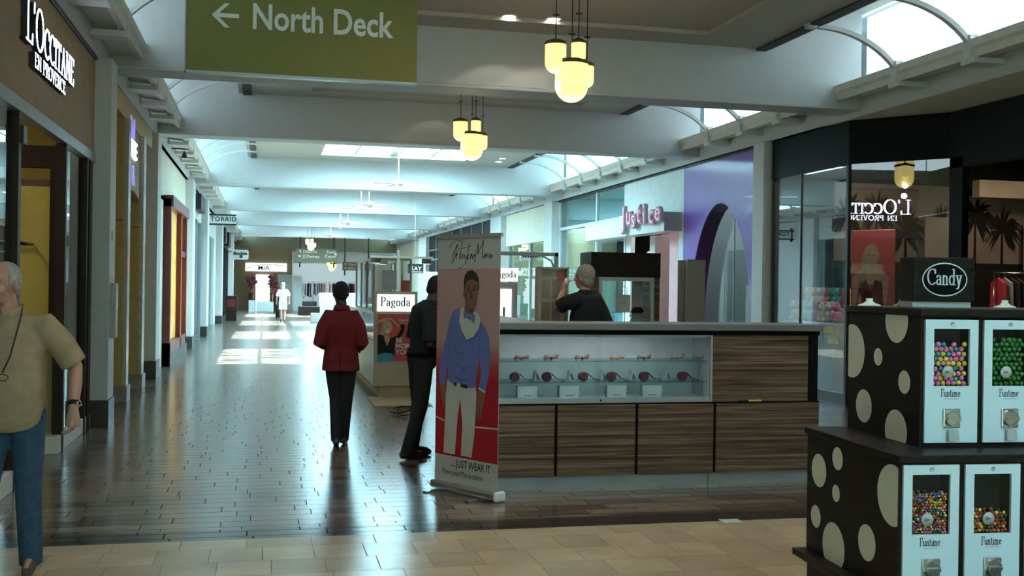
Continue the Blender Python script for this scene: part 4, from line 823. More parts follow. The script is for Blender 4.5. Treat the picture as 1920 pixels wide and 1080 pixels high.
# rolled neckties on the middle shelf, with clear stands
ties = [965, 1025, 1093, 1146, 1207, 1279]; stands = [1001, 1065, 1126, 1181, 1246, 1310]
for i, px in enumerate(ties):
    x = kx(px, YT); z = .87; t = thing('rolled_necktie', 'dark purple necktie rolled up with trailing end on middle shelf, %s from left' % ords[i], 'necktie', (x, YT, z), 0, 'rolled neckties')
    b = MB(); r = .036; b.T = Matrix.Translation((x, YT, z+r)); n_ = 60; prof = []
    pts = [(-(.006+.030*q/n_)*math.cos(q*.42), (.006+.030*q/n_)*math.sin(q*.42)) for q in range(n_+1)]
    b.prism([(r*math.cos(q*PI/14), r*math.sin(q*PI/14)) for q in range(28)], -.035, .035, 'y'); b.build('roll', 'tie_purple', t, bevel=.004)
    b = MB(Matrix.Translation((x, YT, z))); path = [(.0, .070), (.02, .071), (.04, .062), (.06, .042), (.085, .022), (.115, .008), (.15, .003)]
    up = [(u, v+.003) for u, v in path]
    for q in range(len(path)-1): b.prism([path[q], path[q+1], up[q+1], up[q]], -.033+.003*q, .033-.003*q, 'y')
    b.build('tail', 'tie_purple', t)
for i, px in enumerate(stands):
    x = kx(px, YT+.1); z = .87; b = MB(Matrix.Translation((x, YT+.1, z))); b.prism([(-.004, 0), (0, 0), (.012, .08), (.008, .08)], -.05, .05, 'y'); b.prism([(-.004, 0), (.05, 0), (.05, .003), (-.004, .003)], -.05, .05, 'y'); b.prism([(.008, .08), (.012, .08), (.05, .0), (.046, .0)], -.05, .05, 'y')
    tag(b.build('card_stand', 'card'), 'pale blue tent card on the middle shelf, %s from left' % ords[i], 'card stand', 'tent cards on the middle shelf')
for i, (p0, p1) in enumerate(((970, 1008), (1048, 1086), (1137, 1175), (1203, 1241))):
    xa, xb = kx(p0, YT), kx(p1, YT); z = .735; t = thing('envelope_card', 'white card standing on the case floor, %s from left' % ords[i], 'card', ((xa+xb)/2, YT, z), 0, 'cards on the case floor')
    b = MB(); b.box(xa, xb, YT, YT+.008, z, z+.095); b.build('sheet', 'white_gloss', t); b = MB(); b.box(xa-.008, xa, YT-.03, YT+.01, z, z+.1); b.build('side_edge', 'grey_cloth', t); b = MB(); b.box(xa+.06, xb-.05, YT-.001, YT, z+.012, z+.02); b.build('print_line', 'grey_cloth', t)
t = thing('marker_pen', 'yellow and black marker pen lying on the ledge of the wood panel', 'pen', (kx(1407), KY-.008, .709)); xm = kx(1407)
b = MB(); b.tube([(xm-.02, KY-.006, .7095), (xm+.10, KY-.006, .7095)], .008, 10); b.build('barrel', 'cloth_yellow', t); b = MB(); b.tube([(xm-.11, KY-.006, .709), (xm-.105, KY-.006, .709), (xm-.02, KY-.006, .7095)], [.003, .0055, .008], 10); b.build('cap', 'black', t)
# seats and cables on the floor by the kiosk's left end
t = thing('cable_coil', 'tangle of thin cables lying on the floor beside the guard', 'cable', (1.55, 11.2, 0)); r = random.Random(3); b = MB()
p = atz(762, 778)
for q in range(5):
    c0 = Vector((p.x+r.uniform(-.06, .06), p.y+r.uniform(-.1, .25), 0)); b.tube([c0+Vector((.16*math.cos(a_*.7+q), .2*math.sin(a_*.7+q), .02+.03*(1+math.sin(a_+q)))) for a_ in range(8)], .006, 6)
b.build('cable', 'dark_bronze', t)

p = atz(1370, 977); b = MB(); b.box(p.x-.07, p.x+.07, p.y-.05, p.y+.05, 0, .004); tag(b.build('floor_outlet_cover', 'grey_box'), 'small pale square cover set in the dark floor border', 'floor cover')
# ------------------------------------------------------------------ roll-up banner
BL, BR_ = Vector((1.355, 8.57, 0)), Vector((1.735, 7.93, 0)); du = (BR_-BL); BW = du.length; du.normalize(); BH = 2.04
nb = du.cross(Vector((0, 0, 1)))      # faces the camera
t = thing('roll_up_banner', 'tall roll-up banner printed with a man in blue sweater, Just Wear It', 'banner', (BL+BR_)/2)
T = PL(BL + Vector((0, 0, 0)), du, (0, 0, 1))
b = MB(T); b.box(0, BW, .07, BH, -.004, 0); b.build('fabric', 'banner_white' if 'banner_white' in MATS else mat('banner_white', (.50, .48, .45), .6, var=.02), t)
b = MB(T); b.box(-.01, BW+.01, BH-.012, BH+.015, -.014, .012); b.build('top_rail', mat('rail_tan', (.35, .29, .24), .5), t)
b = MB(T); b.box(-.02, BW+.0, .012, .085, -.05, .05); b.T = T @ Matrix.Translation((0, .048, 0)); b.prism([(.05*math.cos(q*PI/10), .036*math.sin(q*PI/10)) for q in range(20)], 0, 1, 'x'); b = MB(T); b.box(-.015, BW, .018, .08, -.045, .045); b.build('base_housing', 'steel', t, bevel=.018)
b = MB(T); b.box(BW, BW+.045, .012, .09, -.055, .055); b.build('end_cap', 'white_gloss', t, bevel=.02)
for u in (.07, BW-.17): b = MB(T); b.box(u, u+.05, 0, .014, -.18, .18); b.build('foot', 'steel', t)
b = MB(T); b.tube([(BW/2, .08, -.03), (BW/2, BH-.01, -.02)], .01, 8); b.build('rear_pole', 'steel', t)
def V(v): return BH*(1-v)
# gradient paper background as bands of the print's own colours
gm = bpy.data.materials.new('print_red_fade'); gm.use_nodes = True; nt = gm.node_tree; MATS['print_red_fade'] = gm
tc = nt.nodes.new('ShaderNodeTexCoord'); sp = nt.nodes.new('ShaderNodeSeparateXYZ'); rp = nt.nodes.new('ShaderNodeValToRGB'); e = rp.color_ramp.elements
e[0].color = (.42, .008, .015, 1); e[0].position = .42; e[1].color = (.50, .30, .27, 1); e[1].position = .62; x_ = e.new(.50); x_.color = (.46, .06, .05, 1)
nt.links.new(tc.outputs['Generated'], sp.inputs[0]); nt.links.new(sp.outputs['Z'], rp.inputs[0]); nt.links.new(rp.outputs[0], nt.nodes['Principled BSDF'].inputs['Base Color'])
b = MB(T); b.poly([(0, V(.858), .001), (BW, V(.858), .001), (BW, V(.126), .001), (0, V(.126), .001)]); b.build('printed_background', 'print_red_fade', t)
mat('sweater_print', (.13, .17, .42), .7, var=.12, vs=25); mat('pants_print', (.55, .53, .47), .7); mat('hair_print', (.025, .018, .015), .7); mat('dark_skin_print', (.23, .11, .065), .6); mat('skin_shade_print', (.13, .055, .035), .6); mat('bow_print', (.12, .19, .42), .6); mat('scarf_print', (.58, .56, .48), .7); mat('lip_print', (.35, .10, .09), .6); mat('sweater_line', (.07, .09, .26), .7)
def pp(b, pts, z, close=True): b.poly([(u*BW, V(v), z) for u, v in pts])
def ell(b, u, v, ru, rv, z, n=20, a0=0, a1=360): b.poly([((u+ru*math.cos(math.radians(a0+(a1-a0)*q/n)))*BW, V(v-rv*math.sin(math.radians(a0+(a1-a0)*q/n))), z) for q in range(n)])
b = MB(T)
b.mi = 0   # trousers
pp(b, [(.19, .560), (.50, .566), (.645, .572), (.665, .60), (.66, .66), (.64, .76), (.60, .85), (.43, .85), (.445, .72), (.405, .63), (.37, .70), (.33, .85), (.145, .85), (.16, .72), (.17, .62)], .002)
b.mi = 1   # arms and body of the sweater
pp(b, [(.34, .280), (.27, .295), (.22, .325), (.17, .385), (.10, .46), (.05, .53), (.07, .583), (.165, .578), (.18, .53), (.21, .48), (.20, .54), (.195, .562), (.30, .578), (.50, .585), (.64, .582), (.67, .52), (.70, .46), (.735, .52), (.70, .58), (.80, .595), (.86, .52), (.87, .44), (.85, .39), (.78, .345), (.70, .325), (.60, .32)], .003)
b.mi = 2   # scarf collar
pp(b, [(.42, .272), (.385, .29), (.375, .33), (.42, .37), (.50, .402), (.60, .388), (.69, .352), (.715, .32), (.69, .30), (.62, .29), (.56, .30)], .004)
b.mi = 3; pp(b, [(.455, .27), (.47, .31), (.55, .325), (.60, .30), (.60, .27)], .0045)    # neck
ell(b, .565, .215, .108, .080, .006); pp(b, [(.465, .22), (.49, .265), (.55, .297), (.595, .292), (.64, .262), (.668, .215)], .0062)
ell(b, .452, .222, .016, .018, .0058, 10)
b.mi = 4; pp(b, [(.452, .205), (.445, .175), (.46, .152), (.50, .136), (.57, .131), (.64, .142), (.68, .165), (.69, .20), (.672, .215), (.665, .178), (.60, .168), (.53, .168), (.48, .178), (.468, .205)], .007)
for u in (.52, .615): pp(b, [(u-.032, .196), (u, .191), (u+.032, .195), (u+.03, .199), (u, .195), (u-.03, .200)], .0075); ell(b, u, .207, .017, .0042, .0076, 10)
b.mi = 5; pp(b, [(.555, .205), (.578, .205), (.595, .238), (.57, .244), (.54, .238)], .0068); pp(b, [(.468, .22), (.485, .262), (.50, .27), (.485, .22)], .0066); ell(b, .57, .286, .04, .006, .0066, 10)
b.mi = 6; pp(b, [(.53, .256), (.565, .251), (.575, .253), (.59, .251), (.62, .256), (.575, .266)], .0078)
b.mi = 7; pp(b, [(.455, .288), (.45, .318), (.54, .312), (.545, .301)], .008); pp(b, [(.545, .301), (.54, .313), (.625, .338), (.635, .302)], .008); ell(b, .543, .307, .02, .009, .0085, 10)
b.mi = 3   # hands
pp(b, [(.075, .583), (.165, .578), (.175, .60), (.165, .635), (.155, .665), (.145, .668), (.145, .645), (.125, .672), (.113, .668), (.118, .64), (.10, .64), (.085, .61)], .0035)
pp(b, [(.70, .583), (.80, .597), (.79, .625), (.76, .66), (.74, .70), (.722, .70), (.725, .675), (.70, .705), (.685, .70), (.70, .665), (.672, .69), (.66, .683), (.68, .64), (.69, .61)], .0035)
b.mi = 8; pp(b, [(.30, .568), (.52, .574), (.52, .588), (.30, .582)], .0036); b.mi = 2; pp(b, [(.35, .570), (.41, .572), (.41, .588), (.35, .586)], .0038); pp(b, [(.70, .576), (.80, .590), (.80, .598), (.70, .584)], .0037)
b.mi = 9
for pts in ([(.21, .36), (.215, .36), (.215, .48), (.205, .48)], [(.70, .38), (.706, .38), (.70, .46), (.694, .46)], [(.25, .42), (.36, .45), (.5, .455), (.36, .456)], [(.30, .49), (.45, .51), (.6, .50), (.45, .517)], [(.24, .53), (.4, .555), (.6, .55), (.4, .562)], [(.375, .33), (.42, .373), (.50, .407), (.60, .393), (.60, .388), (.50, .401), (.42, .368)]): pp(b, pts, .0046)
b.build('printed_man', ['pants_print', 'sweater_print', 'scarf_print', 'dark_skin_print', 'hair_print', 'skin_shade_print', 'lip_print', 'bow_print', 'hair_print', 'sweater_line'], t)
b = MB(T)
for pts in ([(0, .709), (.15, .722), (.15, .728), (0, .715)], [(.655, .728), (1, .722), (1, .728), (.655, .734)]): pp(b, pts, .0016)
b.build('printed_rope', 'pants_print', t)
b = MB(T); text(b, '.....JUST WEAR IT', .085, T @ Matrix.Translation((.26*BW, V(.897), .002)), 0, .76, .001); text(b, 'PeterJeanMarie.store', .066, T @ Matrix.Translation((.13*BW, V(.932), .002)), 0, .86); b.build('lettering', 'hair_print', t)
# handwritten logo
b = MB(T)
def script(lines, wd=.0045):
    for ln in lines:
        for q in range(len(ln)-1):
            (u0, v0), (u1, v1) = ln[q], ln[q+1]; a_ = Vector((u0*BW, V(v0))); c_ = Vector((u1*BW, V(v1))); d_ = (c_-a_).normalized()*wd*.3; n_ = Vector((-d_.y, d_.x)).normalized()*wd*.5*(1.5 if abs(d_.y) > abs(d_.x) else .8)
            b.poly([(*(a_-n_-d_), .002), (*(c_-n_+d_), .002), (*(c_+n_+d_), .002), (*(a_+n_-d_), .002)])
script([[(.24, .105), (.27, .06), (.33, .03), (.30, .07), (.26, .10)], [(.20, .045), (.24, .025), (.33, .014), (.40, .02), (.40, .04), (.34, .058), (.27, .062)],
        [(.30, .082), (.33, .07), (.32, .065), (.30, .082), (.33, .09), (.36, .08), (.39, .055), (.365, .088), (.40, .08), (.42, .07), (.40, .087), (.43, .085), (.44, .07), (.46, .088)],
        [(.52, .028), (.50, .06), (.46, .105), (.40, .125), (.34, .122)], [(.34, .050), (.46, .045), (.55, .040)],
        [(.48, .088), (.51, .07), (.49, .09), (.53, .086), (.55, .068), (.53, .09), (.56, .07), (.57, .088), (.60, .07), (.61, .085)],
        [(.60, .100), (.63, .06), (.66, .03), (.655, .07), (.70, .045), (.74, .018), (.73, .055), (.72, .09)], [(.74, .085), (.77, .068), (.755, .087), (.79, .07), (.79, .085), (.81, .068), (.83, .072), (.83, .086), (.86, .07), (.86, .087), (.89, .075)]])
b.build('logo_script', 'hair_print', t)

# ------------------------------------------------------------------ jewellery kiosk
PY = 15.6; pa = aty(700, 700, PY); pb = aty(781, 700, PY); PX0, PX1, PYB = pa.x, pb.x, 22.5; PZ = 1.55
t = thing('jewellery_kiosk', 'long beige jewellery kiosk with glass sides and a lit Pagoda end panel', 'kiosk', (PX0+.5, 18, 0))
b = MB(); b.box(PX0, PX1, PY, PY+.12, .16, PZ); b.build('end_panel', 'beige_laminate', t, bevel=.01)
b = MB(); b.box(PX0+.09, PX1-.02, PY+.03, PYB, 0, .16); b.build('kick_plate', 'mat_tan', t)
b = MB(); b.box(PX0+.02, PX0+.8, PY+.12, PYB, .16, .82); b.box(PX0+.7, PX0+.8, PY+.12, PYB, .82, 1.2); b.build('base_cabinet', 'beige_laminate', t)
b = MB(); b.box(PX0+.01, PX0+.02, PY+.15, PYB, .84, 1.22)
for q in range(5): b.box(PX0+.005, PX0+.022, PY+.15+q*1.6, PY+.17+q*1.6, .16, 1.22)
b.build('glass_side', 'case_glass', t)
b = MB(); b.box(PX0, PX0+.82, PY+.12, PYB, 1.2, 1.23); b.build('glass_top', 'white_gloss', t)
b = MB(); za, zc = aty(742, 584, PY).z, aty(742, 552, PY).z; xa, xb = aty(707, 568, PY).x, aty(777, 568, PY).x
b.box(xa, xb, PY-.012, PY, za, zc); b.build('lit_sign', 'lit_panel', t)
b = MB(); sz = (zc-za)*.52; wd = serif_w('Pagoda', sz, .92, .05); serif(b, 'Pagoda', sz, PL(((xa+xb)/2-wd/2, PY-.014, za+(zc-za)*.32), (1, 0, 0), (0, 0, 1)), 0, .92, track=.05, nw=.08, nh=.032); b.build('lettering', 'black', t)
z0, z1 = aty(742, 677, PY).z, aty(742, 589, PY).z; xa, xb = aty(708, 630, PY).x, aty(775, 630, PY).x; W_, H_ = xb-xa, z1-z0
T = PL((xa, PY-.01, z0), (1, 0, 0), (0, 0, 1)); b = MB(T); b.box(0, W_, 0, H_, -.005, 0); po = b.build('poster', 'poster_red', t)
def pf(b, pts, z): b.poly([(u*W_, (1-v)*H_, z) for u, v in pts])
def pe(b, u, v, ru, rv, z): b.poly([((u+ru*math.cos(q*PI/8))*W_, (1-v+rv*math.sin(q*PI/8))*H_, z) for q in range(16)])
b = MB(T); b.mi = 0; pf(b, [(0, .45), (.12, .44), (.25, .55), (.42, .50), (.55, .45), (.66, .30), (.62, .27), (.66, .2), (.76, .24), (.72, .40), (.55, .56), (.48, .62), (.48, .88), (0, .88)], .001)
b.mi = 1; pf(b, [(.18, .45), (.3, .45), (.34, .54), (.27, .68), (.2, .56)], .002); pf(b, [(.62, .27), (.40, .10), (.30, .06), (.25, .10), (.40, .14), (.57, .28)], .002); pf(b, [(0, .14), (.22, .08), (.28, .12), (.02, .2)], .002); pe(b, .27, .30, .10, .13, .004)
b.mi = 2; pe(b, .26, .27, .15, .15, .003); pf(b, [(.06, .42), (.12, .25), (.2, .4), (.15, .46)], .0034); b.mi = 3; pf(b, [(0, .86), (.2, .82), (.42, .84), (.48, .93), (.44, 1), (0, 1)], .0025)
b.mi = 4; pf(b, [(.21, .355), (.33, .355), (.27, .39)], .005); b.mi = 5; pe(b, .235, .28, .015, .008, .005); pe(b, .31, .28, .015, .008, .005)
b.build('printed_woman', ['black_cloth', 'skin_print', 'blonde', 'teal', 'white_letter', 'hair_print'], po)
b = MB(T)
for i_, ln in enumerate(('BE', 'MORE', 'YOU')): text(b, ln, .095, T @ Matrix.Translation((.5*W_, (.40-.125*i_)*H_, .006)), 0, 1.0, .003)
text(b, 'Pagoda', .05, T @ Matrix.Translation((.58*W_, .85*H_, .006)), 0, 1.1); b.box(.6*W_, .86*W_, .8*H_, .805*H_, .005, .006); b.build('lettering', 'white_letter', po)
t2 = thing('tall_display_case', 'tall glass display case with gold edges on the jewellery kiosk', 'display case', (PX0+.35, 17.3, 1.23))
b = MB(); b.box(PX0+.05, PX0+.65, 16.4, 19.6, 1.23, 1.26); b.box(PX0+.05, PX0+.65, 16.4, 19.6, 2.02, 2.06); b.build('plates', 'beige_laminate', t2)
b = MB()
for x in (PX0+.05, PX0+.62):
    for y in (16.4, 17.5, 18.5, 19.57): b.box(x, x+.03, y, y+.03, 1.26, 2.02)
b.build('post', 'mat_tan', t2); b = MB(); b.box(PX0+.06, PX0+.065, 16.4, 19.6, 1.26, 2.02); b.box(PX0+.05, PX0+.65, 16.41, 16.415, 1.26, 2.02); b.build('glass', 'case_glass', t2)
b = MB(); b.box(PX0+.34, PX0+.36, 16.5, 19.5, 1.26, 1.98); b.build('back_panel', 'beige_laminate', t2)
b = MB(); pa = aty(717, 543, 16.0); pb = aty(744, 507, 16.0); b.box(pa.x, pb.x, 16.0, 16.03, pa.z, pb.z); b.box((pa.x+pb.x)/2-.02, (pa.x+pb.x)/2+.02, 16.0, 16.03, 1.23, pa.z); tag(b.build('mirror_stand', 'grey_metal', bevel=.005), 'small grey square mirror on the jewellery kiosk top', 'mirror')
b = MB(); pa = aty(752, 547, 17.0); pb = aty(771, 526, 17.0); b.box(pa.x, pb.x, 17.0, 17.02, 1.23, pb.z); tag(b.build('small_poster', 'poster_red'), 'small red placard on the jewellery kiosk top', 'placard')
t3 = thing('lighting_frame', 'grey lighting frame with lamp boxes above the jewellery kiosk', 'light frame', (PX0+.6, 16.5, 0))
pq = aty(746, 545, 16.2); zt = aty(746, 484, 16.2).z; b = MB()
b.box(pq.x-.02, pq.x+.02, 16.18, 16.22, 1.2, zt+.12); b.build('post', 'steel', t3); b = MB(); b.box(pq.x-.02, pq.x+.02, 22, 22.04, 1.2, zt); b.build('post', 'steel', t3)
b = MB(); x0_ = aty(695, 484, 16.2).x; x1_ = aty(812, 487, 16.2).x; b.box(x0_, x1_, 16.19, 16.22, zt, zt+.03); b.box(pq.x-.02, pq.x+.02, 16.2, 22, zt, zt+.03); b.build('cross_bar', 'steel', t3)
for xx, yy in ((x0_+.08, 16.2), (pq.x-.12, 17.2), (x1_-.1, 16.2)):
    b = MB(TR((xx, yy, zt-.03), .5)); b.box(-.06, .06, -.05, .05, -.05, .03); o = b.build('lamp_box', 'steel', t3, bevel=.008); b = MB(TR((xx, yy, zt-.03), .5)); b.box(-.05, .05, -.04, .04, -.055, -.05); b.build('lens', 'lit_panel', o)
b = MB(); pa = atz(703, 763); pb = atz(778, 742); b.box(pa.x-.0, pb.x+.05, pa.y, PY+.02, 0, .012); tag(b.build('floor_mat', 'mat_tan'), 'tan mat on the floor in front of the jewellery kiosk', 'mat')
t = thing('lit_sign', 'second lit Pagoda sign, half hidden behind the banner', 'sign', (4.4, 20, 1.8)); a = aty(924, 527, 20); e = aty(971, 503, 20)
b = MB(); b.box(a.x, e.x, 20, 20.08, a.z, e.z); b.build('panel', 'lit_panel', t); b = MB(); b.box(a.x, e.x, 20.01, 20.3, .0, a.z-.02); b.build('pillar', 'grey_box', t); b = MB(); b.box(a.x+.12, e.x-.12, 19.98, 20.01, .7, a.z-.15); b.build('lit_recess', 'lit_panel', t)
b = MB(); b.box(a.x+.2, e.x-.25, 19.96, 19.98, 1.0, 1.25); b.build('small_print', 'grey_cloth', t); b = MB(); b.poly([(a.x+.1, 19.95, .75), (e.x-.1, 19.95, .75), (a.x+.1, 19.95, 1.1)]); b.build('red_triangle', 'poster_red', t)
b = MB(); sz = (e.z-a.z)*.52; wd = serif_w('Pagoda', sz, .92, .05); serif(b, 'Pagoda', sz, PL((e.x-wd-.02, 19.99, a.z+(e.z-a.z)*.3), (1, 0, 0), (0, 0, 1)), 0, .92, track=.05, nw=.08, nh=.032); b.build('lettering', 'black', t)
# frame above the tie kiosk's back
t = thing('lighting_frame', 'dark lighting frame with a braced corner post behind the guard man', 'light frame', (4, 14, 0)); a = aty(930, 478, 14); e = aty(1044, 478, 14)
b = MB(); b.box(e.x-.03, e.x+.02, 13.98, 14.03, 0, e.z+.03); b.build('post', 'grey_metal', t); b = MB(); b.box(a.x, e.x+.02, 13.98, 14.03, e.z-.02, e.z+.03); b.build('cross_bar', 'grey_metal', t); b = MB(); b.tube([(e.x-.22, 14, e.z-.01), (e.x-.08, 14, e.z-.08), (e.x-.02, 14, e.z-.2)], .012, 6); b.build('brace', 'grey_metal', t)
# beige directory case
a = aty(1009, 603, 10.55); e = aty(1066, 503, 10.55)
t = thing('glass_case', 'tall beige glass case with notices and a red tag behind the counter', 'display case', ((a.x+e.x)/2, 10.6, .12))
b = MB(); b.box(a.x, e.x, 10.62, 10.64, .12, e.z); b.box(a.x, e.x, 10.55, 10.9, .12, 1.0); b.build('cabinet', 'beige_laminate', t)
b = MB(); b.box(a.x-.01, a.x+.03, 10.54, 10.66, 1.0, e.z); b.box(e.x-.02, e.x, 10.54, 10.66, 1.0, e.z); b.box(a.x, e.x, 10.54, 10.66, e.z-.01, e.z+.01); b.build('post', 'rail_tan', t)
b = MB(); b.box(a.x+.03, e.x-.02, 10.555, 10.56, 1.0, e.z-.01); b.build('glass', 'case_glass', t)
b = MB()
for q in range(2):
    for r_ in range(3): b.box(a.x+.045+q*.115, a.x+.14+q*.115, 10.612, 10.616, 1.06+r_*.235, 1.26+r_*.235)
b.build('notice_sheet', 'photo_tan', t); b = MB()
rr_ = random.Random(5)
for q in range(2):
    for r_ in range(3):
        for l_ in range(9):
            x_0 = a.x+.052+q*.115; z_ = 1.075+r_*.235+l_*.02; b.box(x_0, x_0+rr_.uniform(.05, .08), 10.609, 10.611, z_, z_+.006)
b.build('print_line', 'grey_cloth', t); b = MB(); p = aty(1051, 517, 10.6); b.box(p.x-.03, p.x+.03, 10.60, 10.606, p.z-.045, p.z+.05); b.build('red_tag', 'poster_red', t)
# dark hood kiosk with bag
YD = 13.2; a = aty(1107, 605, YD); e = aty(1239, 475, YD)
t = thing('hooded_kiosk', 'tall dark kiosk wall with a window opening and brown side frame', 'kiosk', ((a.x+e.x)/2, YD+.2, 0))
ow0, ow1 = aty(1122, 600, YD).x, aty(1226, 600, YD).x; zo = aty(1170, 527, YD).z
b = MB(); b.box(a.x, e.x, YD, YD+.5, zo+.05, e.z); b.build('hood', 'cabinet_dark', t)
b = MB(); b.box(a.x, ow0, YD+.02, YD+.48, 0, zo+.05); b.box(ow1, e.x, YD+.02, YD+.48, 0, zo+.05); b.box(ow0, ow1, YD+.02, YD+.48, 0, 1.0); b.build('side_frame', 'zebra', t)
b = MB(); b.box(ow0, ow0+.05, YD, YD+.06, 1.0, zo); b.box(ow1-.05, ow1, YD, YD+.06, 1.0, zo); b.box(ow0, ow1, YD, YD+.06, zo, zo+.05); b.build('window_trim', 'steel', t)
b = MB(); b.box(ow0+.05, ow1-.05, YD+.05, YD+.35, 1.32, 1.33); b.build('glass_shelf', 'shelf_glass', t); b = MB(); b.box(ow1-.2, ow1-.05, YD+.3, YD+.32, 1.0, zo); b.build('inner_panel', 'grey_box', t)
p = aty(1168, 578, YD+.15); t = thing('paper_bag', 'grey paper carrier bag with rope handle on the dark kiosk shelf', 'bag', (p.x, YD+.15, 1.33)); b = MB(); b.box(p.x-.09, p.x+.09, YD+.12, YD+.2, 1.33, 1.56); b.build('body', 'grey_box', t, bevel=.004)
b = MB(); b.tube([(p.x-.045, YD+.12, 1.55), (p.x-.04, YD+.12, 1.64), (p.x, YD+.12, 1.67), (p.x+.04, YD+.12, 1.64), (p.x+.045, YD+.12, 1.55)], .004, 6); b.build('handle', 'grey_metal', t)
b = MB(); b.box(p.x-.03, p.x+.03, YD+.118, YD+.12, 1.44, 1.455); b.build('print_line', 'grey_metal', t)
p = aty(1194, 577, YD+.2); b = MB(); b.lathe([(.075, 1.33), (.085, 1.34), (.06, 1.39), (.03, 1.40)], (p.x+.01, YD+.2, 0), 16); b.box(p.x-.09, p.x-.05, YD+.12, YD+.2, 1.33, 1.34); tag(b.build('cap', 'photo_dark'), 'dark cap lying on the dark kiosk shelf right of the bag', 'hat')
p = aty(1192, 592, YD+.3); t = thing('fire_extinguisher', 'small red fire extinguisher seen through the dark kiosk window', 'fire extinguisher', (p.x, YD+.4, 1.0)); b = MB(); b.lathe([(.045, 0), (.05, .01), (.05, .19), (.03, .23), (.015, .24)], (p.x, YD+.42, 1.0), 14); b.build('cylinder', 'poster_red', t); b = MB(); b.lathe([(.02, .24), (.02, .27)], (p.x, YD+.42, 1.0), 10); b.box(p.x-.05, p.x+.02, YD+.41, YD+.43, 1.27, 1.285); b.build('valve', 'black', t); b = MB(); b.box(p.x-.03, p.x+.03, YD+.365, YD+.37, 1.06, 1.13); b.build('label', 'white_gloss', t)
# tan screens standing before the arch
mat('screen_edge', (.24, .21, .17), .7); mat('screen_cloth', (.30, .275, .24), .8)
for p0, p1, top, Y, nm in ((1271, 1287, 488, 15.2, 'narrow'), (1287, 1323, 487, 15.0, 'wide')):
    a = aty(p0, 600, Y); e = aty(p1, top, Y); b = MB(); b.box(a.x, e.x, Y, Y+.04, 0, e.z); b.mi = 1; b.box(a.x+.01, e.x-.01, Y-.004, Y, .1, e.z-.02)
    tag(b.build('folding_screen', ['screen_edge', 'screen_cloth']), nm+' tan folding screen panel standing before the purple arch', 'screen')
rack((9.6, 19.4, 0), 1.3, 'rack of white and pale tops seen through the purple arch', ['cloth_white', 'cloth_teal', 'cloth_pink', 'grey_cloth'], 1.3, 1.45, n=9, seed=21)
rack((9.7, 18.0, 0), 1.8, 'rack of dark and coloured tops near the right jamb of the arch', ['black_cloth', 'cloth_pink', 'cloth_white', 'cloth_green'], 1.1, 1.45, n=9, seed=22)
b = MB(); b.box(9.0, 9.05, 18.3, 19.0, 0, 1.75); tag(b.build('display_board', 'grey_box'), 'grey blue display panel inside the purple arch', 'panel')
for q, (y, nm) in enumerate(((24.8, 'nearer'), (26.2, 'farther'))):
    m_ = thing('mannequin', '%s child mannequin in the teal glass shop window' % nm, 'mannequin', (XW+.9, y, 0), 0, 'child mannequins in the teal window'); z0 = 1.25
    b = MB(); b.box(XW+.6, XW+1.2, y-.3, y+.3, 0, z0); b.build('plinth', 'white_gloss', m_); b = MB(); b.lathe([(.2, .25), (.14, .6), (.1, .8), (.14, 1.0), (.05, 1.08)], (XW+.9, y, z0), 14, sx=.7); b.build('outfit', ['cloth_pink', 'cloth_white'][q], m_); b = MB(); b.ball((XW+.9, y, z0+1.2), (.08, .08, .11)); b.build('head', 'white_gloss', m_); b = MB(); b.lathe([(.1, 0), (.1, .012), (.01, .015), (.01, .27)], (XW+.9, y, z0), 12); b.build('stand', 'chrome', m_)
# rug-like clutter: white table of goods behind far kiosk
rack((5.6, 30, 0), .3, 'rack of dark clothes beyond the second lit Pagoda sign', ['black_cloth', 'cloth_white', 'grey_cloth'], 1.4, 1.5, n=9, seed=31)

# ------------------------------------------------------------------ candy machines
MA = -.0750
def CF(x, y, z=0): return Matrix.Translation((x, y, z)) @ Matrix.Rotation(MA, 4, 'Z')   # local x = to the right, y = away
def tier(name, label, x, y, W_, D_, z0, z1, spots, over=.02, ovf=.05):
    T = CF(x, y); t = thing(name, label, 'cabinet', (x, y, z0), MA, 'candy machine cabinets')
    b = MB(T); b.box(0, W_, 0, D_, z0, z1-.03); b.build('body', 'cabinet_dark', t)
    b = MB(T); b.box(-over, W_+.02, -.02, D_+over, z1-.03, z1); b.build('top_board', 'cabinet_dark', t, bevel=.004)
    nx = T.to_3x3() @ Vector((-1, 0, 0)); inv = T.inverted(); b = MB(T)
    for px, py, rv in spots:
        o = T @ Vector((0, 0, 0)); p = inv @ at(px, py, nx, nx.dot(o)); b = MB(T); r = rv*(Vector((0,0,0))+(T @ p)-CP).dot(FW)/FPX
        pts = [(-.0015, min(D_, max(0, p.y+r*math.cos(q*PI/20))), min(z1-.03, max(z0, p.z+r*math.sin(q*PI/20)))) for q in range(40)]
        pts = [v for i_, v in enumerate(pts) if v != pts[i_-1]]
        b.add(pts, [tuple(range(len(pts)))[::-1]])
        b.build('spot_decal', 'cream_spot', t)
    return T, t
T3, c3 = tier('machine_cabinet', 'bottom dark step of the spotted candy machine stand, at floor level', 2.26, 3.02, 1.22, 1.30, 0, .50, [], .05)
T2, c2 = tier('machine_cabinet', 'middle tier of the dark candy stand with round cream spots', 2.315, 3.56, 1.03, .80, .50, 1.04, [(1536, 882, 31), (1571, 860, 21.6), (1568, 925, 16), (1530, 968, 21), (1563, 1026, 46), (1625.7, 1017.6, 34), (1674, 929, 58)], .012)
T1, c1 = tier('machine_cabinet', 'upper tier of the dark candy stand, crowned by the Candy sign', 2.514, 3.73, .60+.20, .61, 1.04, 1.586, [(1681.6, 601, 42), (1598, 657.8, 50), (1647, 669, 16.4), (1696, 716.5, 22), (1620, 761, 31), (1680, 809, 41)], .012)
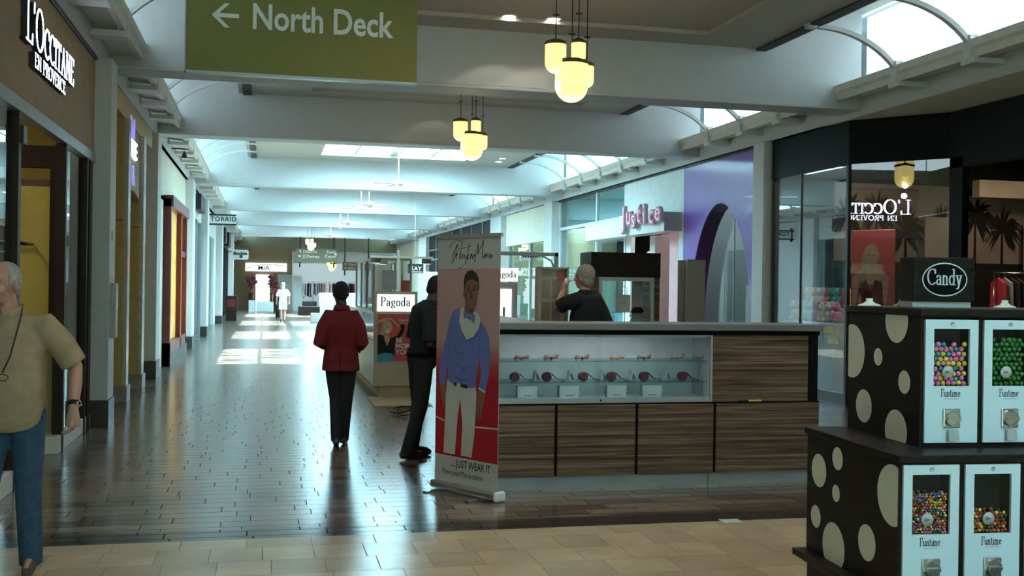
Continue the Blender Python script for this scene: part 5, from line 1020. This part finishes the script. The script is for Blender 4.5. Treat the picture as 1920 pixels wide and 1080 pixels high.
mat('panel_white', (.62, .74, .80), .35, var=.02); mat('gum_pink', (.85, .22, .38), .25, var=0); mat('gum_yellow', (.85, .62, .08), .25, var=0); mat('gum_blue', (.04, .32, .42), .25, var=0); mat('gum_green', (.035, .17, .03), .25, var=0); mat('gum_red', (.55, .04, .03), .3, var=0); mat('gum_orange', (.8, .25, .04), .3, var=0); mat('candy_blue', (.05, .12, .45), .3, var=0)
MW, MH, MD = .225, .485, .20
def machine(T, label, t_parent=None):
    """a vending unit: origin at its front lower left corner"""
    o = T @ Vector((0, 0, 0)); t = thing('candy_vending_machine', label, 'candy machine', o, MA, 'candy vending machines')
    wx0, wx1, wz0, wz1 = .16*MW, .84*MW, .46*MH, .925*MH
    b = MB(T); b.box(0, MW, -.012, 0, 0, wz0); b.box(0, MW, -.012, 0, wz1, MH); b.box(0, wx0, -.012, 0, wz0, wz1); b.box(wx1, MW, -.012, 0, wz0, wz1); b.build('front_panel', 'panel_white', t)
    b = MB(T); b.box(wx0-.004, wx1+.004, -.003, -.001, wz0-.003, wz0); 
    b = MB(T); b.box(wx0, wx1, -.004, -.0025, wz0, wz1); b.build('window_pane', 'case_glass', t)
    b = MB(T @ PL((MW/2, -.012, MH*.965), (1, 0, 0), (0, 0, 1))); b.lathe([(.009, 0), (.009, .003), (.006, .004), (.006, .002), (.002, .002)], n=16); b.build('lock', 'steel', t)
    b = MB(); serif(b, 'Funtime', .030, T @ PL((MW/2-.045, -.0128, MH*.375), (1, 0, 0), (0, 0, 1)), 0, .72, nw=.075, nh=.035, track=.02); b.T = T; b.box(MW/2-.03, MW/2+.03, -.0128, -.0125, MH*.355, MH*.357); b.build('lettering', 'navy', t)
    cz = MH*.20; b = MB(T); b.box(MW*.34, MW*.66, -.020, -.012, cz-.038, cz+.038); b.build('coin_plate', 'chrome', t, bevel=.004)
    b = MB(T @ PL((MW*.5, -.020, cz), (1, 0, 0), (0, 0, 1))); b.lathe([(.033, 0), (.033, .009), (.030, .012), (.026, .012), (.025, .010), (.001, .010)], n=28, smooth=False); b.box(-.026, .026, -.0055, .0055, .009, .022); b.build('coin_knob', 'chrome', t)
    b = MB(T); b.box(MW*.43, MW*.60, -.030, -.012, .010, .05); b.T = T @ Matrix.Translation((0, -.03, .01)) @ Matrix.Rotation(-.2, 4, 'X'); b.box(MW*.42, MW*.61, -.003, 0, 0, .042); b.build('dispensing_flap', 'case_glass_s' if 'case_glass_s' in MATS else mat('case_glass_s', (.55, .6, .62), .15, .4), t)
    b = MB(T @ PL((MW*.45, -.0042, wz0+.055), (1, 0, 0), (0, 0, 1))); b.lathe([(.024, 0), (.024, .0005)], n=24); o_ = b.build('price_sticker', 'grey_box', t)
    b = MB(); text(b, '25\u00a2', .014, T @ PL((MW*.45-.012, -.0049, wz0+.05), (1, 0, 0), (0, 0, 1)), 0, 1, .0005); b.build('price_print', 'navy', o_)
    b = MB(T); b.box(wx0, wx1, .058, .060, wz0, wz1+.006); b.box(wx0-.003, wx0, 0, .06, wz0-.006, wz1+.006); b.box(wx1, wx1+.003, 0, .06, wz0-.006, wz1+.006); b.box(wx0, wx1, 0, .06, wz0-.006, wz0); b.box(wx0, wx1, 0, .06, wz1, wz1+.006); b.build('hopper', 'photo_dark', t)
    return wx0, wx1, wz0, wz1
# recess for the hoppers: the cabinet bodies start behind them
for t_, T_, z0, z1, W_, D_ in ((c2, T2, .50, 1.01, 1.03, .80), (c1, T1, 1.04, 1.556, .80, .61)):
    ob = [q for q in t_.children if q.name.startswith('body')][0]; bpy.data.objects.remove(ob)
    b = MB(T_); b.box(0, W_, .065, D_, z0, z1); b.box(0, .012, 0, .065, z0, z1); b.box(W_-.012, W_, 0, .065, z0, z1); b.box(.012, W_-.012, 0, .065, z0, z0+.012); b.box(.012, W_-.012, 0, .065, z1-.006, z1)
    for q in range(3 if W_ > 1 else 2): xx = .012+.25*(q+1)-.013; b.box(xx-.0, xx+.012, 0, .065, z0+.012, z1-.006)
    b.build('body', 'cabinet_dark', t_)
W = {}
names = {(0, 0): 'upper left white candy machine, filled with pink, yellow and blue gumballs', (0, 1): 'upper right white candy machine, filled with green gumballs', (1, 0): 'lower left white candy machine, filled with tiny mixed candies', (1, 1): 'lower right white candy machine with a low heap of orange candies',
         (0, 2): 'empty white candy machine at the right end of the upper tier', (1, 2): 'third white candy machine of the lower tier, empty', (1, 3): 'fourth white candy machine of the lower tier, empty, at its right end'}
for r_, T_, z0 in ((0, T1, 1.04), (1, T2, .50)):
    for q in range(3+r_): Tm = T_ @ Matrix.Translation((.014+.25*q, -.0, z0+.018)); W[(r_, q)] = (Tm, machine(Tm, names[(r_, q)]))
def dupe(o, loc, rot=None, sc_=None):
    c_ = o.copy(); C.objects.link(c_); c_.location = loc
    if rot: c_.rotation_euler = rot
    if sc_: c_.scale = sc_
    return c_
def proto_ball(name, m_, r, label, cat, grp, n=12, mm=8, sq=1):
    b = MB(); b.ball((0, 0, 0), (r, r, r*sq), n, mm); o = b.build(name, m_); tag(o, label, cat, grp); return o
rnd = random.Random(11)
def fill(key, protos, r, top, layers=1, jit=.0022, sq=1):
    Tm, (x0, x1, z0, z1) = W[key]; used = set(); z = z0+r; row = 0
    W_ = x1-x0-.001; nn = int(W_/(2*r)); dx = (W_-2*r)/(nn-1) if nn > 1 else 0
    for layer in range(layers):
      z = z0+r; row = 0
      while z < z0+top-layer*r*.6:
        even = (row+layer) % 2 == 0
        for q in range(nn if even else nn-1):
            x = x0+.0005+r+dx*(q+(0 if even else .5))
            if z > z0+top-2.6*r and rnd.random() < .35: continue
            pr = protos[rnd.randrange(len(protos))]; p = Tm @ Vector((x+rnd.uniform(-jit, jit)*.6, r+.0012+rnd.uniform(0, r*.5)+layer*r*1.75, z+rnd.uniform(-jit, jit)))
            rot = (rnd.uniform(0, 3), rnd.uniform(0, 3), rnd.uniform(0, 3)) if sq != 1 else None
            if id(pr) in used: dupe(pr, p, rot)
            else: pr.location = p; used.add(id(pr))
        z += dx*.87; row += 1
    # dark backing row further in, so the heap has depth
g = 'gumballs in the upper left machine'
fill((0, 0), [proto_ball('gumball', 'gum_'+c_, .0098, c_+' gumball behind the upper left machine window', 'gumball', g) for c_ in ('pink', 'yellow', 'blue', 'pink', 'yellow')], .0098, .178, 2)
fill((0, 1), [proto_ball('gumball', 'gum_green', .0098, 'green gumball behind the upper right machine window', 'gumball', 'green gumballs in the upper right machine')], .0098, .195, 2)
fill((1, 0), [proto_ball('candy_drop', m_, .0056, nm+' candy drop in the lower left machine', 'candy', 'candy drops in the lower left machine', 8, 5, .7) for m_, nm in (('gum_red', 'red'), ('candy_blue', 'blue'), ('gum_yellow', 'yellow'), ('gum_green', 'green'), ('gum_orange', 'orange'), ('gum_pink', 'pink'))], .0056, .165, sq=.7)
fill((1, 1), [proto_ball('fruit_candy', m_, .0075, nm+' candy in the lower right machine', 'candy', 'fruit candies in the lower right machine', 8, 5, .75) for m_, nm in (('gum_red', 'red'), ('gum_orange', 'orange'), ('gum_yellow', 'yellow'), ('gum_green', 'green'), ('gum_red', 'dark red'))], .0075, .10, sq=.75)
# Candy sign and the necklace busts on top
p = aty(1767, 567, 4.05); TS = CF(0, 0); 
YC = 4.02; a = aty(1713, 565, YC); e = aty(1823, 484, YC); T = Matrix.Translation((a.x, YC, 0)) @ Matrix.Rotation(MA, 4, 'Z'); Wc = e.x-a.x; zc0, zc1 = a.z, e.z
t = thing('candy_sign', 'dark box sign with the word Candy in a white oval', 'sign', (a.x+Wc/2, YC, 1.586), MA)
b = MB(T); b.box(0, Wc, 0, .12, zc0, zc1); b.build('box', 'cabinet_dark', t, bevel=.003); b = MB(T); b.box(0.0, Wc-.012, .01, .11, 1.586, zc0); b.build('stand', 'grey_box', t)
TT = T @ PL((Wc/2, -.001, (zc0+zc1)/2), (1, 0, 0), (0, 0, 1)); ru, rv = Wc*.37, (zc1-zc0)*.38; b = MB(TT)
for q in range(40):
    a0, a1 = 2*PI*q/40, 2*PI*(q+1)/40; b.poly([(ru*math.cos(a0), rv*math.sin(a0), .001), (ru*math.cos(a1), rv*math.sin(a1), .001), ((ru-.005)*math.cos(a1), (rv-.005)*math.sin(a1), .001), ((ru-.005)*math.cos(a0), (rv-.005)*math.sin(a0), .001)][::-1])
b.build('oval_line', 'white_letter', t); b = MB(TT); b.poly([((ru-.005)*math.cos(2*PI*q/40), (rv-.005)*math.sin(2*PI*q/40), .0005) for q in range(40)]); b.build('oval_ground', 'shadow_black', t)
b = MB(); sz = .066; wd = serif_w('Candy', sz, .78, .02); serif(b, 'Candy', sz, TT @ Matrix.Translation((-wd/2, -.022, .002)), 0, .78, track=.02, nw=.075, nh=.03); b.build('lettering', 'white_letter', t)
for px, yy, w_, nm in ((1630, 4.22, .05, 'leftmost, wide'), (1690, 4.22, .035, 'small, just left of the Candy sign'), (1884, 4.15, .05, 'right of the Candy sign')):
    p = aty(px, 570, yy); b = MB(); b.lathe([(w_*1.1, 0), (w_, .006), (w_*.55, .012), (w_*.32, .022), (w_*.34, .032), (w_*.30, .034)], (p.x, yy, 1.586), 20, sy=.6)
    tag(b.build('necklace_bust', 'cream_spot'), 'cream necklace bust on the candy stand top, '+nm, 'jewellery bust', 'necklace busts on the candy stand')
# ------------------------------------------------------------------ people
mat('skin_pale', (.50, .25, .18), .5, var=.08); mat('skin_brown', (.09, .045, .028), .5, var=.08); mat('skin_dark', (.05, .026, .018), .5, var=.08)
mat('hair_grey', (.36, .34, .31), .8, var=.3, vs=60); mat('hair_black', (.010, .008, .007), .8, var=.3, vs=60); mat('hair_brown', (.12, .06, .03), .8); mat('hair_white', (.62, .6, .55), .8); mat('hair_sand', (.27, .245, .20), .8, var=.3, vs=60)
mat('shirt_khaki', (.35, .255, .150), .85, var=.12, vs=14); mat('jeans', (.030, .070, .125), .9, var=.25, vs=20); mat('jacket_red', (.145, .003, .009), .8, var=.1, vs=20); mat('trouser_black', (.010, .011, .014), .85, var=.2); mat('shoe_black', (.012, .01, .01), .3); mat('shirt_black', (.008, .009, .013), .85); mat('eye_white', (.7, .68, .65), .3); mat('lip', (.38, .13, .11), .5); mat('shoe_brown', (.07, .05, .04), .6)
def frame(d, up):
    d = Vector(d).normalized(); up = Vector(up); up = (up-d*up.dot(d)).normalized(); s = d.cross(up); m = Matrix.Identity(4)
    for i in range(3): m[i][0] = s[i]; m[i][1] = d[i]; m[i][2] = up[i]
    return m
def hand(b, w, d, n, side, curl=.5, s=1.0):
    """palm and five fingers: w wrist, d finger direction, n back of the hand"""
    old = b.T; b.T = old @ Matrix.Translation(w) @ frame(d, n) @ Matrix.Scale(s, 4)
    b.tube([(0, -.02, 0), (0, .015, 0), (0, .05, 0), (0, .085, 0), (0, .095, 0)], [(.026, .020), (.032, .017), (.040, .015), (.040, .013), (.034, .010)], 12)
    for i, (x, L) in enumerate(((-.033, .068), (-.011, .078), (.011, .073), (.033, .058))):
        x *= -side; a = 0; p = Vector((x, .085, 0)); pts = [Vector((x*.9, .06, 0)), p.copy()]
        for sg, ln in enumerate((L*.45, L*.32, L*.25)):
            a += curl*(.6, .8, .6)[sg]; p = p+Vector((x*.06, ln*math.cos(a), -ln*math.sin(a))); pts.append(p.copy())
        b.tube(pts, [.0095, .0092, .0085, .0078, .0065], 8)
    q = [Vector((-side*.022, .02, -.004)), Vector((-side*.043, .045, -.012)), Vector((-side*.055, .072, -.02)), Vector((-side*.056, .098, -.026))]
    b.tube(q, [.014, .012, .0105, .0085], 8); b.T = old
def head(b, T):
    old = b.T; b.T = old @ T
    b.ball((0, .012, .02), (.076, .094, .098), 20, 12); b.ball((0, -.022, -.055), (.056, .062, .062), 16, 10); b.ball((0, -.05, -.092), (.026, .024, .020), 10, 8)
    b.tube([(0, -.082, .022), (0, -.098, -.004), (0, -.112, -.026), (0, -.094, -.036)], [(.009, .008), (.011, .010), (.015, .011), (.012, .006)], 8)
    b.ball((.033, -.066, .032), (.026, .016, .009), 8, 6); b.ball((-.033, -.066, .032), (.026, .016, .009), 8, 6)
    b.ball((0, -.082, -.060), (.024, .011, .006), 10, 6); b.ball((0, -.080, -.071), (.020, .011, .007), 10, 6)
    for s in (-1, 1): b.ball((s*.080, .014, -.008), (.009, .020, .032), 8, 8); b.ball((s*.040, -.050, -.026), (.024, .024, .026), 10, 8)
    b.T = old
def person(name, label, loc, rz, H, J, mats, hair='short', cat='person', vox=.006, jacket=False, sleeve=.6, belly=0, headT=None, shoulder=1.0, parts=True, trouser_w=1.0, headrot=(0, 0, 0), shirt_low=.90, shorts=False, eyes=True):
    t = thing(name, label, cat, loc, rz); s = H/1.75; T = TR(loc, rz) @ Matrix.Scale(s, 4); T = TR(loc, rz) @ Matrix.Diagonal((s, s, s, 1))
    V3 = lambda k: Vector(J[k]); P = V3('pelvis'); S = V3('chest'); NK = V3('neck'); HD = V3('head')
    hipL, hipR = P+Vector((.085, 0, -.03)), P+Vector((-.085, 0, -.03)); r_ = Matrix.Rotation(J.get('twist', 0), 3, 'Z')
    shL, shR = S + r_ @ Vector((.175*shoulder, .0, .10)), S + r_ @ Vector((-.175*shoulder, .0, .10))
    skin, top, leg, hr, shoe = mats
    HT = Matrix.Translation(HD) @ Euler(headrot).to_matrix().to_4x4()
    b = MB(T); low = NK
    b.tube([P+Vector((0, 0, -.10)), P, P.lerp(S, .45), S, S+Vector((0, 0, .09)), NK, NK+Vector((0, 0, .02))], [(.13, .09), (.16, .115), (.14, .10), (.155, .105), (.115, .075), (.055, .055), (.05, .05)], 18)
    b.tube([NK+Vector((0, .0, -.04)), NK.lerp(HD, .5)+Vector((0, .008, 0)), HD+Vector((0, .01, -.03))], [.062, .055, .055], 14)
    head(b, HT)
    for sd, sh in (('L', shL), ('R', shR)):
        el, ha = V3('elbow'+sd), V3('hand'+sd); side = 1 if sd == 'L' else -1
        b.tube([sh+Vector((-side*.07, 0, -.045)), sh+Vector((-side*.01, 0, -.035)), sh.lerp(el, .5), el, el.lerp(ha, .35), ha], [.04, .045, .044, .036, .039, .026], 12)
        d = Vector(J.get('fing'+sd, (ha-el))); hand(b, ha, d, J.get('back'+sd, (side, 0, .1)), side*J.get('thumb'+sd, 1), J.get('curl'+sd, .5))
    for sd, hp in (('L', hipL), ('R', hipR)):
        kn, an = V3('knee'+sd), V3('ankle'+sd)
        b.tube([hp, hp.lerp(kn, .5), kn, kn.lerp(an, .35), an], [.082, .072, .052, .05, .036], 12)
        fd = Vector(J.get('foot'+sd, (0, -1, -.1))).normalized(); b.tube([an+Vector((0, 0, -.0))-fd*.03, an+fd*.05+Vector((0, 0, -.03)), an+fd*.15+Vector((0, 0, -.045))], [(.035, .04), (.038, .03), (.035, .018)], 10)
    b.build('body', skin, t, voxel=vox*s, smooth_it=2)
    # shirt or jacket
    b = MB(T); g = .022 if jacket else .015; bl = belly; zl = shirt_low; base = Vector((P.x, P.y, zl))
    fl = 1.12 if jacket else 1.0
    b.tube([base, base.lerp(P, .5)+Vector((0, -bl*.4, 0)), P.lerp(S, .35)+Vector((0, -bl, 0)), P.lerp(S, .7)+Vector((0, -bl*.6, 0)), S, S+Vector((0, 0, .09)), S.lerp(NK, .72), NK+Vector((0, .005, -.02))],
           [(.178*fl, .135*fl), (.175*fl, .13+bl*.5), (.15+g+bl*.4, .115+bl*.7), (.158+g+bl*.2, .115+g+bl*.4), (.168+g, .118+g), (.150+g, .10+g), (.095+g, .078+g), (.060+g*.3, .060+g*.3)], 22)
    for sd, sh in (('L', shL), ('R', shR)):
        el, ha = V3('elbow'+sd), V3('hand'+sd); side = 1 if sd == 'L' else -1
        pts = [sh+Vector((-side*.10, 0, -.035)), sh+Vector((-side*.02, 0, -.015)), sh.lerp(el, .45), sh.lerp(el, .92)]; rr = [.056+g, .066+g, .057+g*1.3, .052+g*1.5]
        if sleeve > 1: pts = pts[:3]+[el, el.lerp(ha, .5), el.lerp(ha, .97)]; rr = rr[:3]+[.045+g, .042+g*.8, .036+g*.7]
        b.tube(pts, rr, 14)
    top_o = b.build('jacket' if jacket else 'shirt', top, t, voxel=.009*s, smooth_it=9)
    # collar
    b = MB(T); n_ = 20
    for q in range(n_):
        a0, a1 = 2*PI*q/n_, 2*PI*(q+1)/n_
        if not jacket and (abs(a0-1.5*PI) < .3 or abs(a1-1.5*PI) < .3): continue
        ra, rb, z0_, z1_ = .074, .092, .025, -.030
        if jacket and (abs(a0-1.5*PI) < .7): continue
        def cp(a, r, z): return NK+Vector((math.cos(a)*r, math.sin(a)*r*.98+.005, z - .018*max(0, -math.sin(a))))
        b.add([cp(a0, ra, z0_), cp(a1, ra, z0_), cp(a1, rb, z1_), cp(a0, rb, z1_), cp(a0, ra-.006, z0_), cp(a1, ra-.006, z0_), cp(a1, rb-.006, z1_-.003), cp(a0, rb-.006, z1_-.003)], [(3, 2, 1, 0), (4, 5, 6, 7), (0, 1, 5, 4), (2, 3, 7, 6)], True)
    b.build('collar', top, top_o)
    # trousers
    b = MB(T); w_ = trouser_w
    b.tube([P+Vector((0, 0, .10)), P, P+Vector((0, 0, -.08))], [(.155*w_, .12*w_), (.17*w_, .13*w_), (.155*w_, .12*w_)], 20)
    for sd, hp in (('L', hipL), ('R', hipR)):
        kn, an = V3('knee'+sd), V3('ankle'+sd); end = hp.lerp(kn, .85) if shorts else an+(an-kn).normalized()*.045
        if shorts: b.tube([hp, hp.lerp(kn, .5), end], [.10*w_, .095*w_, .095*w_], 14)
        else: b.tube([hp, hp.lerp(kn, .5), kn, kn.lerp(an, .5), end], [.098*w_, .088*w_, .070*w_, .066*w_, .062*w_], 14)
    b.build('shorts' if shorts else 'trousers', leg, t, voxel=.009*s, smooth_it=2)
    for sd in 'LR':
        an = V3('ankle'+sd); fd = Vector(J.get('foot'+sd, (0, -1, -.1))).normalized(); dn = Vector((0, 0, -1)); dn = (dn-fd*dn.dot(fd)).normalized()
        b = MB(T); b.tube([an-fd*.075+dn*.045, an-fd*.03+dn*.035, an+fd*.05+dn*.04, an+fd*.14+dn*.055, an+fd*.19+dn*.06], [(.03, .03), (.043, .045), (.044, .040), (.043, .028), (.02, .014)], 12)
        b.tube([an+dn*.03, an+Vector((0, 0, .03))], [.045, .043], 12); so = b.build('shoe', shoe, t, voxel=.007*s, smooth_it=2)
    # hair: a cap over the skull, kept off the face
    b = MB(T @ HT)
    if hair == 'short':
        b.ball((0, .024, .034), (.084, .096, .098), 22, 14); b.ball((0, .055, -.02), (.068, .056, .06), 14, 9)
    elif hair == 'full':
        b.ball((0, .028, .040), (.090, .100, .102), 22, 14); b.ball((0, .05, -.03), (.080, .062, .08), 14, 9)
        for s_ in (-1, 1): b.ball((s_*.07, .01, .03), (.018, .04, .05), 10, 8)
    elif hair == 'balding':
        b.ball((0, .036, .030), (.083, .090, .094), 22, 14); b.ball((0, .055, -.02), (.074, .055, .06), 14, 9)
        for s_ in (-1, 1): b.ball((s_*.070, .005, .025), (.014, .035, .045), 10, 8)
    elif hair == 'long':
        b.ball((0, .03, .036), (.092, .10, .10), 20, 12); b.ball((0, .06, -.07), (.085, .055, .13), 14, 9)
    b.build('hair', hr, t, voxel=.007*s, smooth_it=3)
    if eyes:
        for s_ in (-1, 1):
            b = MB(T @ HT); b.ball((s_*.031, -.0745, .014), (.013, .009, .0085), 10, 7); o = b.build('eye', 'eye_white', t); b = MB(T @ HT); b.ball((s_*.031, -.0825, .014), (.006, .0035, .006), 8, 6); b.build('iris', 'hair_black', o)
            b = MB(T @ HT); b.tube([(s_*.014, -.085, .034), (s_*.034, -.086, .039), (s_*.052, -.072, .033)], [.004, .005, .003], 6); b.build('eyebrow', hr, t)
        b = MB(T @ HT); b.tube([(-.024, -.086, -.064), (0, -.094, -.063), (.024, -.086, -.064)], [.002, .0045, .002], 6); b.build('lips', 'lip', t)
    return t, T, HT
# the man in the khaki shirt, walking towards the camera at the left edge
p = Vector((-1.375, 6.42, 0))
J = dict(pelvis=(0, 0, .95), chest=(0, -.03, 1.31), neck=(-.01, -.045, 1.485), head=(-.035, -.085, 1.625), elbowL=(.335, .03, 1.16), handL=(.345, -.07, .93), elbowR=(-.30, .10, 1.14), handR=(-.30, .06, .88),
         kneeL=(.10, -.02, .52), ankleL=(.10, .05, .09), kneeR=(-.10, -.10, .52), ankleR=(-.11, -.22, .11), footL=(.1, -1, -.05), footR=(-.1, -1, .1), backL=(1, -.1, 0), curlL=.75, curlR=.6, fingL=(.02, -.12, -1), thumbL=1)
t, T, HT = person('person', 'walking grey-haired man in khaki short-sleeved shirt and jeans, at left edge', p, -.06, 1.745, J, ('skin_pale', 'shirt_khaki', 'jeans', 'hair_grey', 'shoe_brown'), 'balding', vox=.005, sleeve=.6, belly=.05, shoulder=1.12, headrot=(.10, 0, -.42), shirt_low=.86, trouser_w=1.02)
wl = Vector(J['handL']); el = Vector(J['elbowL']); c0 = wl.lerp(el, .10); b = MB(T); b.tube([c0, c0+(el-wl).normalized()*.025], [.034, .034], 16); w_ = b.build('wristwatch', 'black', t); b = MB(T); b.T = T @ Matrix.Translation(c0+(el-wl).normalized()*.012) @ frame((0, 0, 1), (1, -.5, 0)); b.lathe([(.019, .028), (.019, .038), (.015, .040)], n=16); b.build('dial', 'chrome', w_)
NK = Vector(J['neck']); b = MB(T); zz = Vector((0, -.185, 0))
b.tube([NK+Vector((.070, .01, .03)), NK+Vector((.085, -.06, -.03)), NK+Vector((.075, -.115, -.13)), NK+Vector((.058, -.165, -.25)), NK+Vector((.03, -.20, -.335))], .0045, 6); b.tube([NK+Vector((-.070, .01, .03)), NK+Vector((-.085, -.06, -.03)), NK+Vector((-.075, -.115, -.13)), NK+Vector((-.05, -.165, -.25)), NK+Vector((-.03, -.20, -.335))], .0045, 6); ln = b.build('lanyard_cord', 'black', t)
b = MB(T)
for s_ in (-1, 1): c0 = NK+Vector((s_*.034, -.208, -.36)); b.tube([c0+Vector((.028*math.cos(q*PI/6), 0, .018*math.sin(q*PI/6))) for q in range(13)], .0025, 6)
b.build('hanging_glasses', 'black', ln)
b = MB(T); b.box(-.006, .006, -.19, -.188, 1.1, 1.4); 
# woman or man in the red jacket, from behind, walking away
f = atz(637, 836); f.z = 0
J = dict(pelvis=(0, 0, .93), chest=(0, .01, 1.29), neck=(0, .0, 1.47), head=(.015, -.02, 1.615), elbowL=(.225, .05, 1.09), handL=(.14, -.20, 1.05), elbowR=(-.225, .05, 1.09), handR=(-.16, -.20, 1.03),
         kneeL=(.055, -.05, .50), ankleL=(.035, .05, .10), kneeR=(-.065, -.02, .50), ankleR=(-.035, -.08, .09), footL=(.05, -1, -.25), footR=(-.1, -1, -.1), backL=(.3, 0, 1), backR=(-.3, 0, 1), curlL=.9, curlR=.9)
t, T, HT = person('person', 'person in a dark red jacket and black trousers, seen from behind', f, PI-.12, 1.68, J, ('skin_dark', 'jacket_red', 'trouser_black', 'hair_black', 'shoe_black'), 'short', vox=.008, jacket=True, sleeve=2, shoulder=.80, headrot=(.05, 0, .30), shirt_low=.80, trouser_w=.93)
b = MB(T); b.box(-.003, .003, .155, .165, .80, 1.0); b.build('jacket_vent', 'shadow_black', t)
b = MB(T); b.box(.10, .17, -.30, -.22, 1.05, 1.06); 
# guard in black, side on, at the end of the tie kiosk
f = atz(792, 858); f.z = 0
J = dict(pelvis=(0, .03, .95), chest=(0, -.0, 1.31), neck=(0, -.06, 1.475), head=(0, -.13, 1.60), elbowL=(.25, .03, 1.10), handL=(.14, -.22, 1.09), elbowR=(-.25, .03, 1.08), handR=(-.12, -.24, 1.08),
         kneeL=(.11, .01, .50), ankleL=(.12, .06, .09), kneeR=(-.10, .06, .50), ankleR=(-.10, .18, .09), backL=(.3, -.2, 1), backR=(-.3, -.2, 1), curlL=.9, curlR=.9, footL=(0, -1, 0), footR=(0, -1, 0))
t, T, HT = person('person', 'man in black uniform standing side-on, head bowed, behind the banner', f, PI/2+.18, 1.76, J, ('skin_brown', 'shirt_black', 'trouser_black', 'hair_black', 'shoe_black'), 'short', vox=.008, sleeve=.6, shoulder=1.0, headrot=(.42, 0, 0), shirt_low=.90, belly=.03)
b = MB(T); b.tube([(0, .02, .965), (0, .02, 1.0)], [(.182, .145), (.182, .145)], 24); b.build('belt', 'shadow_black', t)
# grey-haired man behind the counter, hand raised to his face
f = aty(1099, 600, 10.2); f.z = .12
J = dict(pelvis=(0, 0, .95), chest=(0, .0, 1.33), neck=(0, -.02, 1.49), head=(0, -.04, 1.635), elbowR=(-.26, .10, 1.13), handR=(-.22, -.08, .98), elbowL=(.22, -.20, 1.33), handL=(.075, -.235, 1.50),
         kneeL=(.11, -.02, .50), ankleL=(.12, .0, .085), kneeR=(-.10, -.02, .50), ankleR=(-.11, .0, .085), backL=(1, -.3, .1), fingL=(-.2, .25, 1), curlL=.8, curlR=.5)
t, T, HT = person('person', 'grey-haired man in black shirt behind the counter, hand raised to face', f, math.radians(-140), 1.74, J, ('skin_pale', 'shirt_black', 'trouser_black', 'hair_sand', 'shoe_black'), 'full', vox=.008, sleeve=.6, shoulder=1.05, belly=.03)
sleeveL = Vector(J['elbowL']); b = MB(T); b.box(.0, .0, 0, 0, 0, 0) if False else None

b = MB(T); b.ball(Vector(J['handL'])+Vector((-.03, .02, .09)), (.035, .03, .045), 10, 8); b.ball(Vector(J['handL'])+Vector((-.035, .0, .04)), (.03, .025, .04), 10, 8); tag(b.build('tissue', 'white_gloss', voxel=.008, smooth_it=2), 'white crumpled tissue held up to the face of the counter man', 'tissue')
# two far walkers
for px, py, H, rz_, mats, hr, lab, sh, wd in ((530, 604, 1.68, PI, ('skin_pale', 'cloth_white', 'cloth_white', 'hair_white', 'shoe_black'), 'long', 'far walker in white top and white shorts with pale hair', True, 1.0),
                                      (521, 597, 1.70, PI-.2, ('skin_pale', 'maroon', 'trouser_black', 'hair_brown', 'shoe_black'), 'long', 'far walker in dark maroon top, left of the one in white', False, .9)):
    f = atz(px, py); f.z = 0
    J = dict(pelvis=(0, 0, .93), chest=(0, 0, 1.29), neck=(0, -.01, 1.47), head=(0, -.02, 1.615), elbowL=(.26, .03, 1.12), handL=(.27, -.02, .88), elbowR=(-.26, .03, 1.12), handR=(-.27, -.02, .88),
             kneeL=(.08, -.08, .50), ankleL=(.07, -.08, .09), kneeR=(-.08, .02, .50), ankleR=(-.07, .14, .11))
    person('person', lab, f, rz_, H, J, mats, hr, vox=.014, sleeve=.6, trouser_w=wd, shorts=sh, eyes=False)
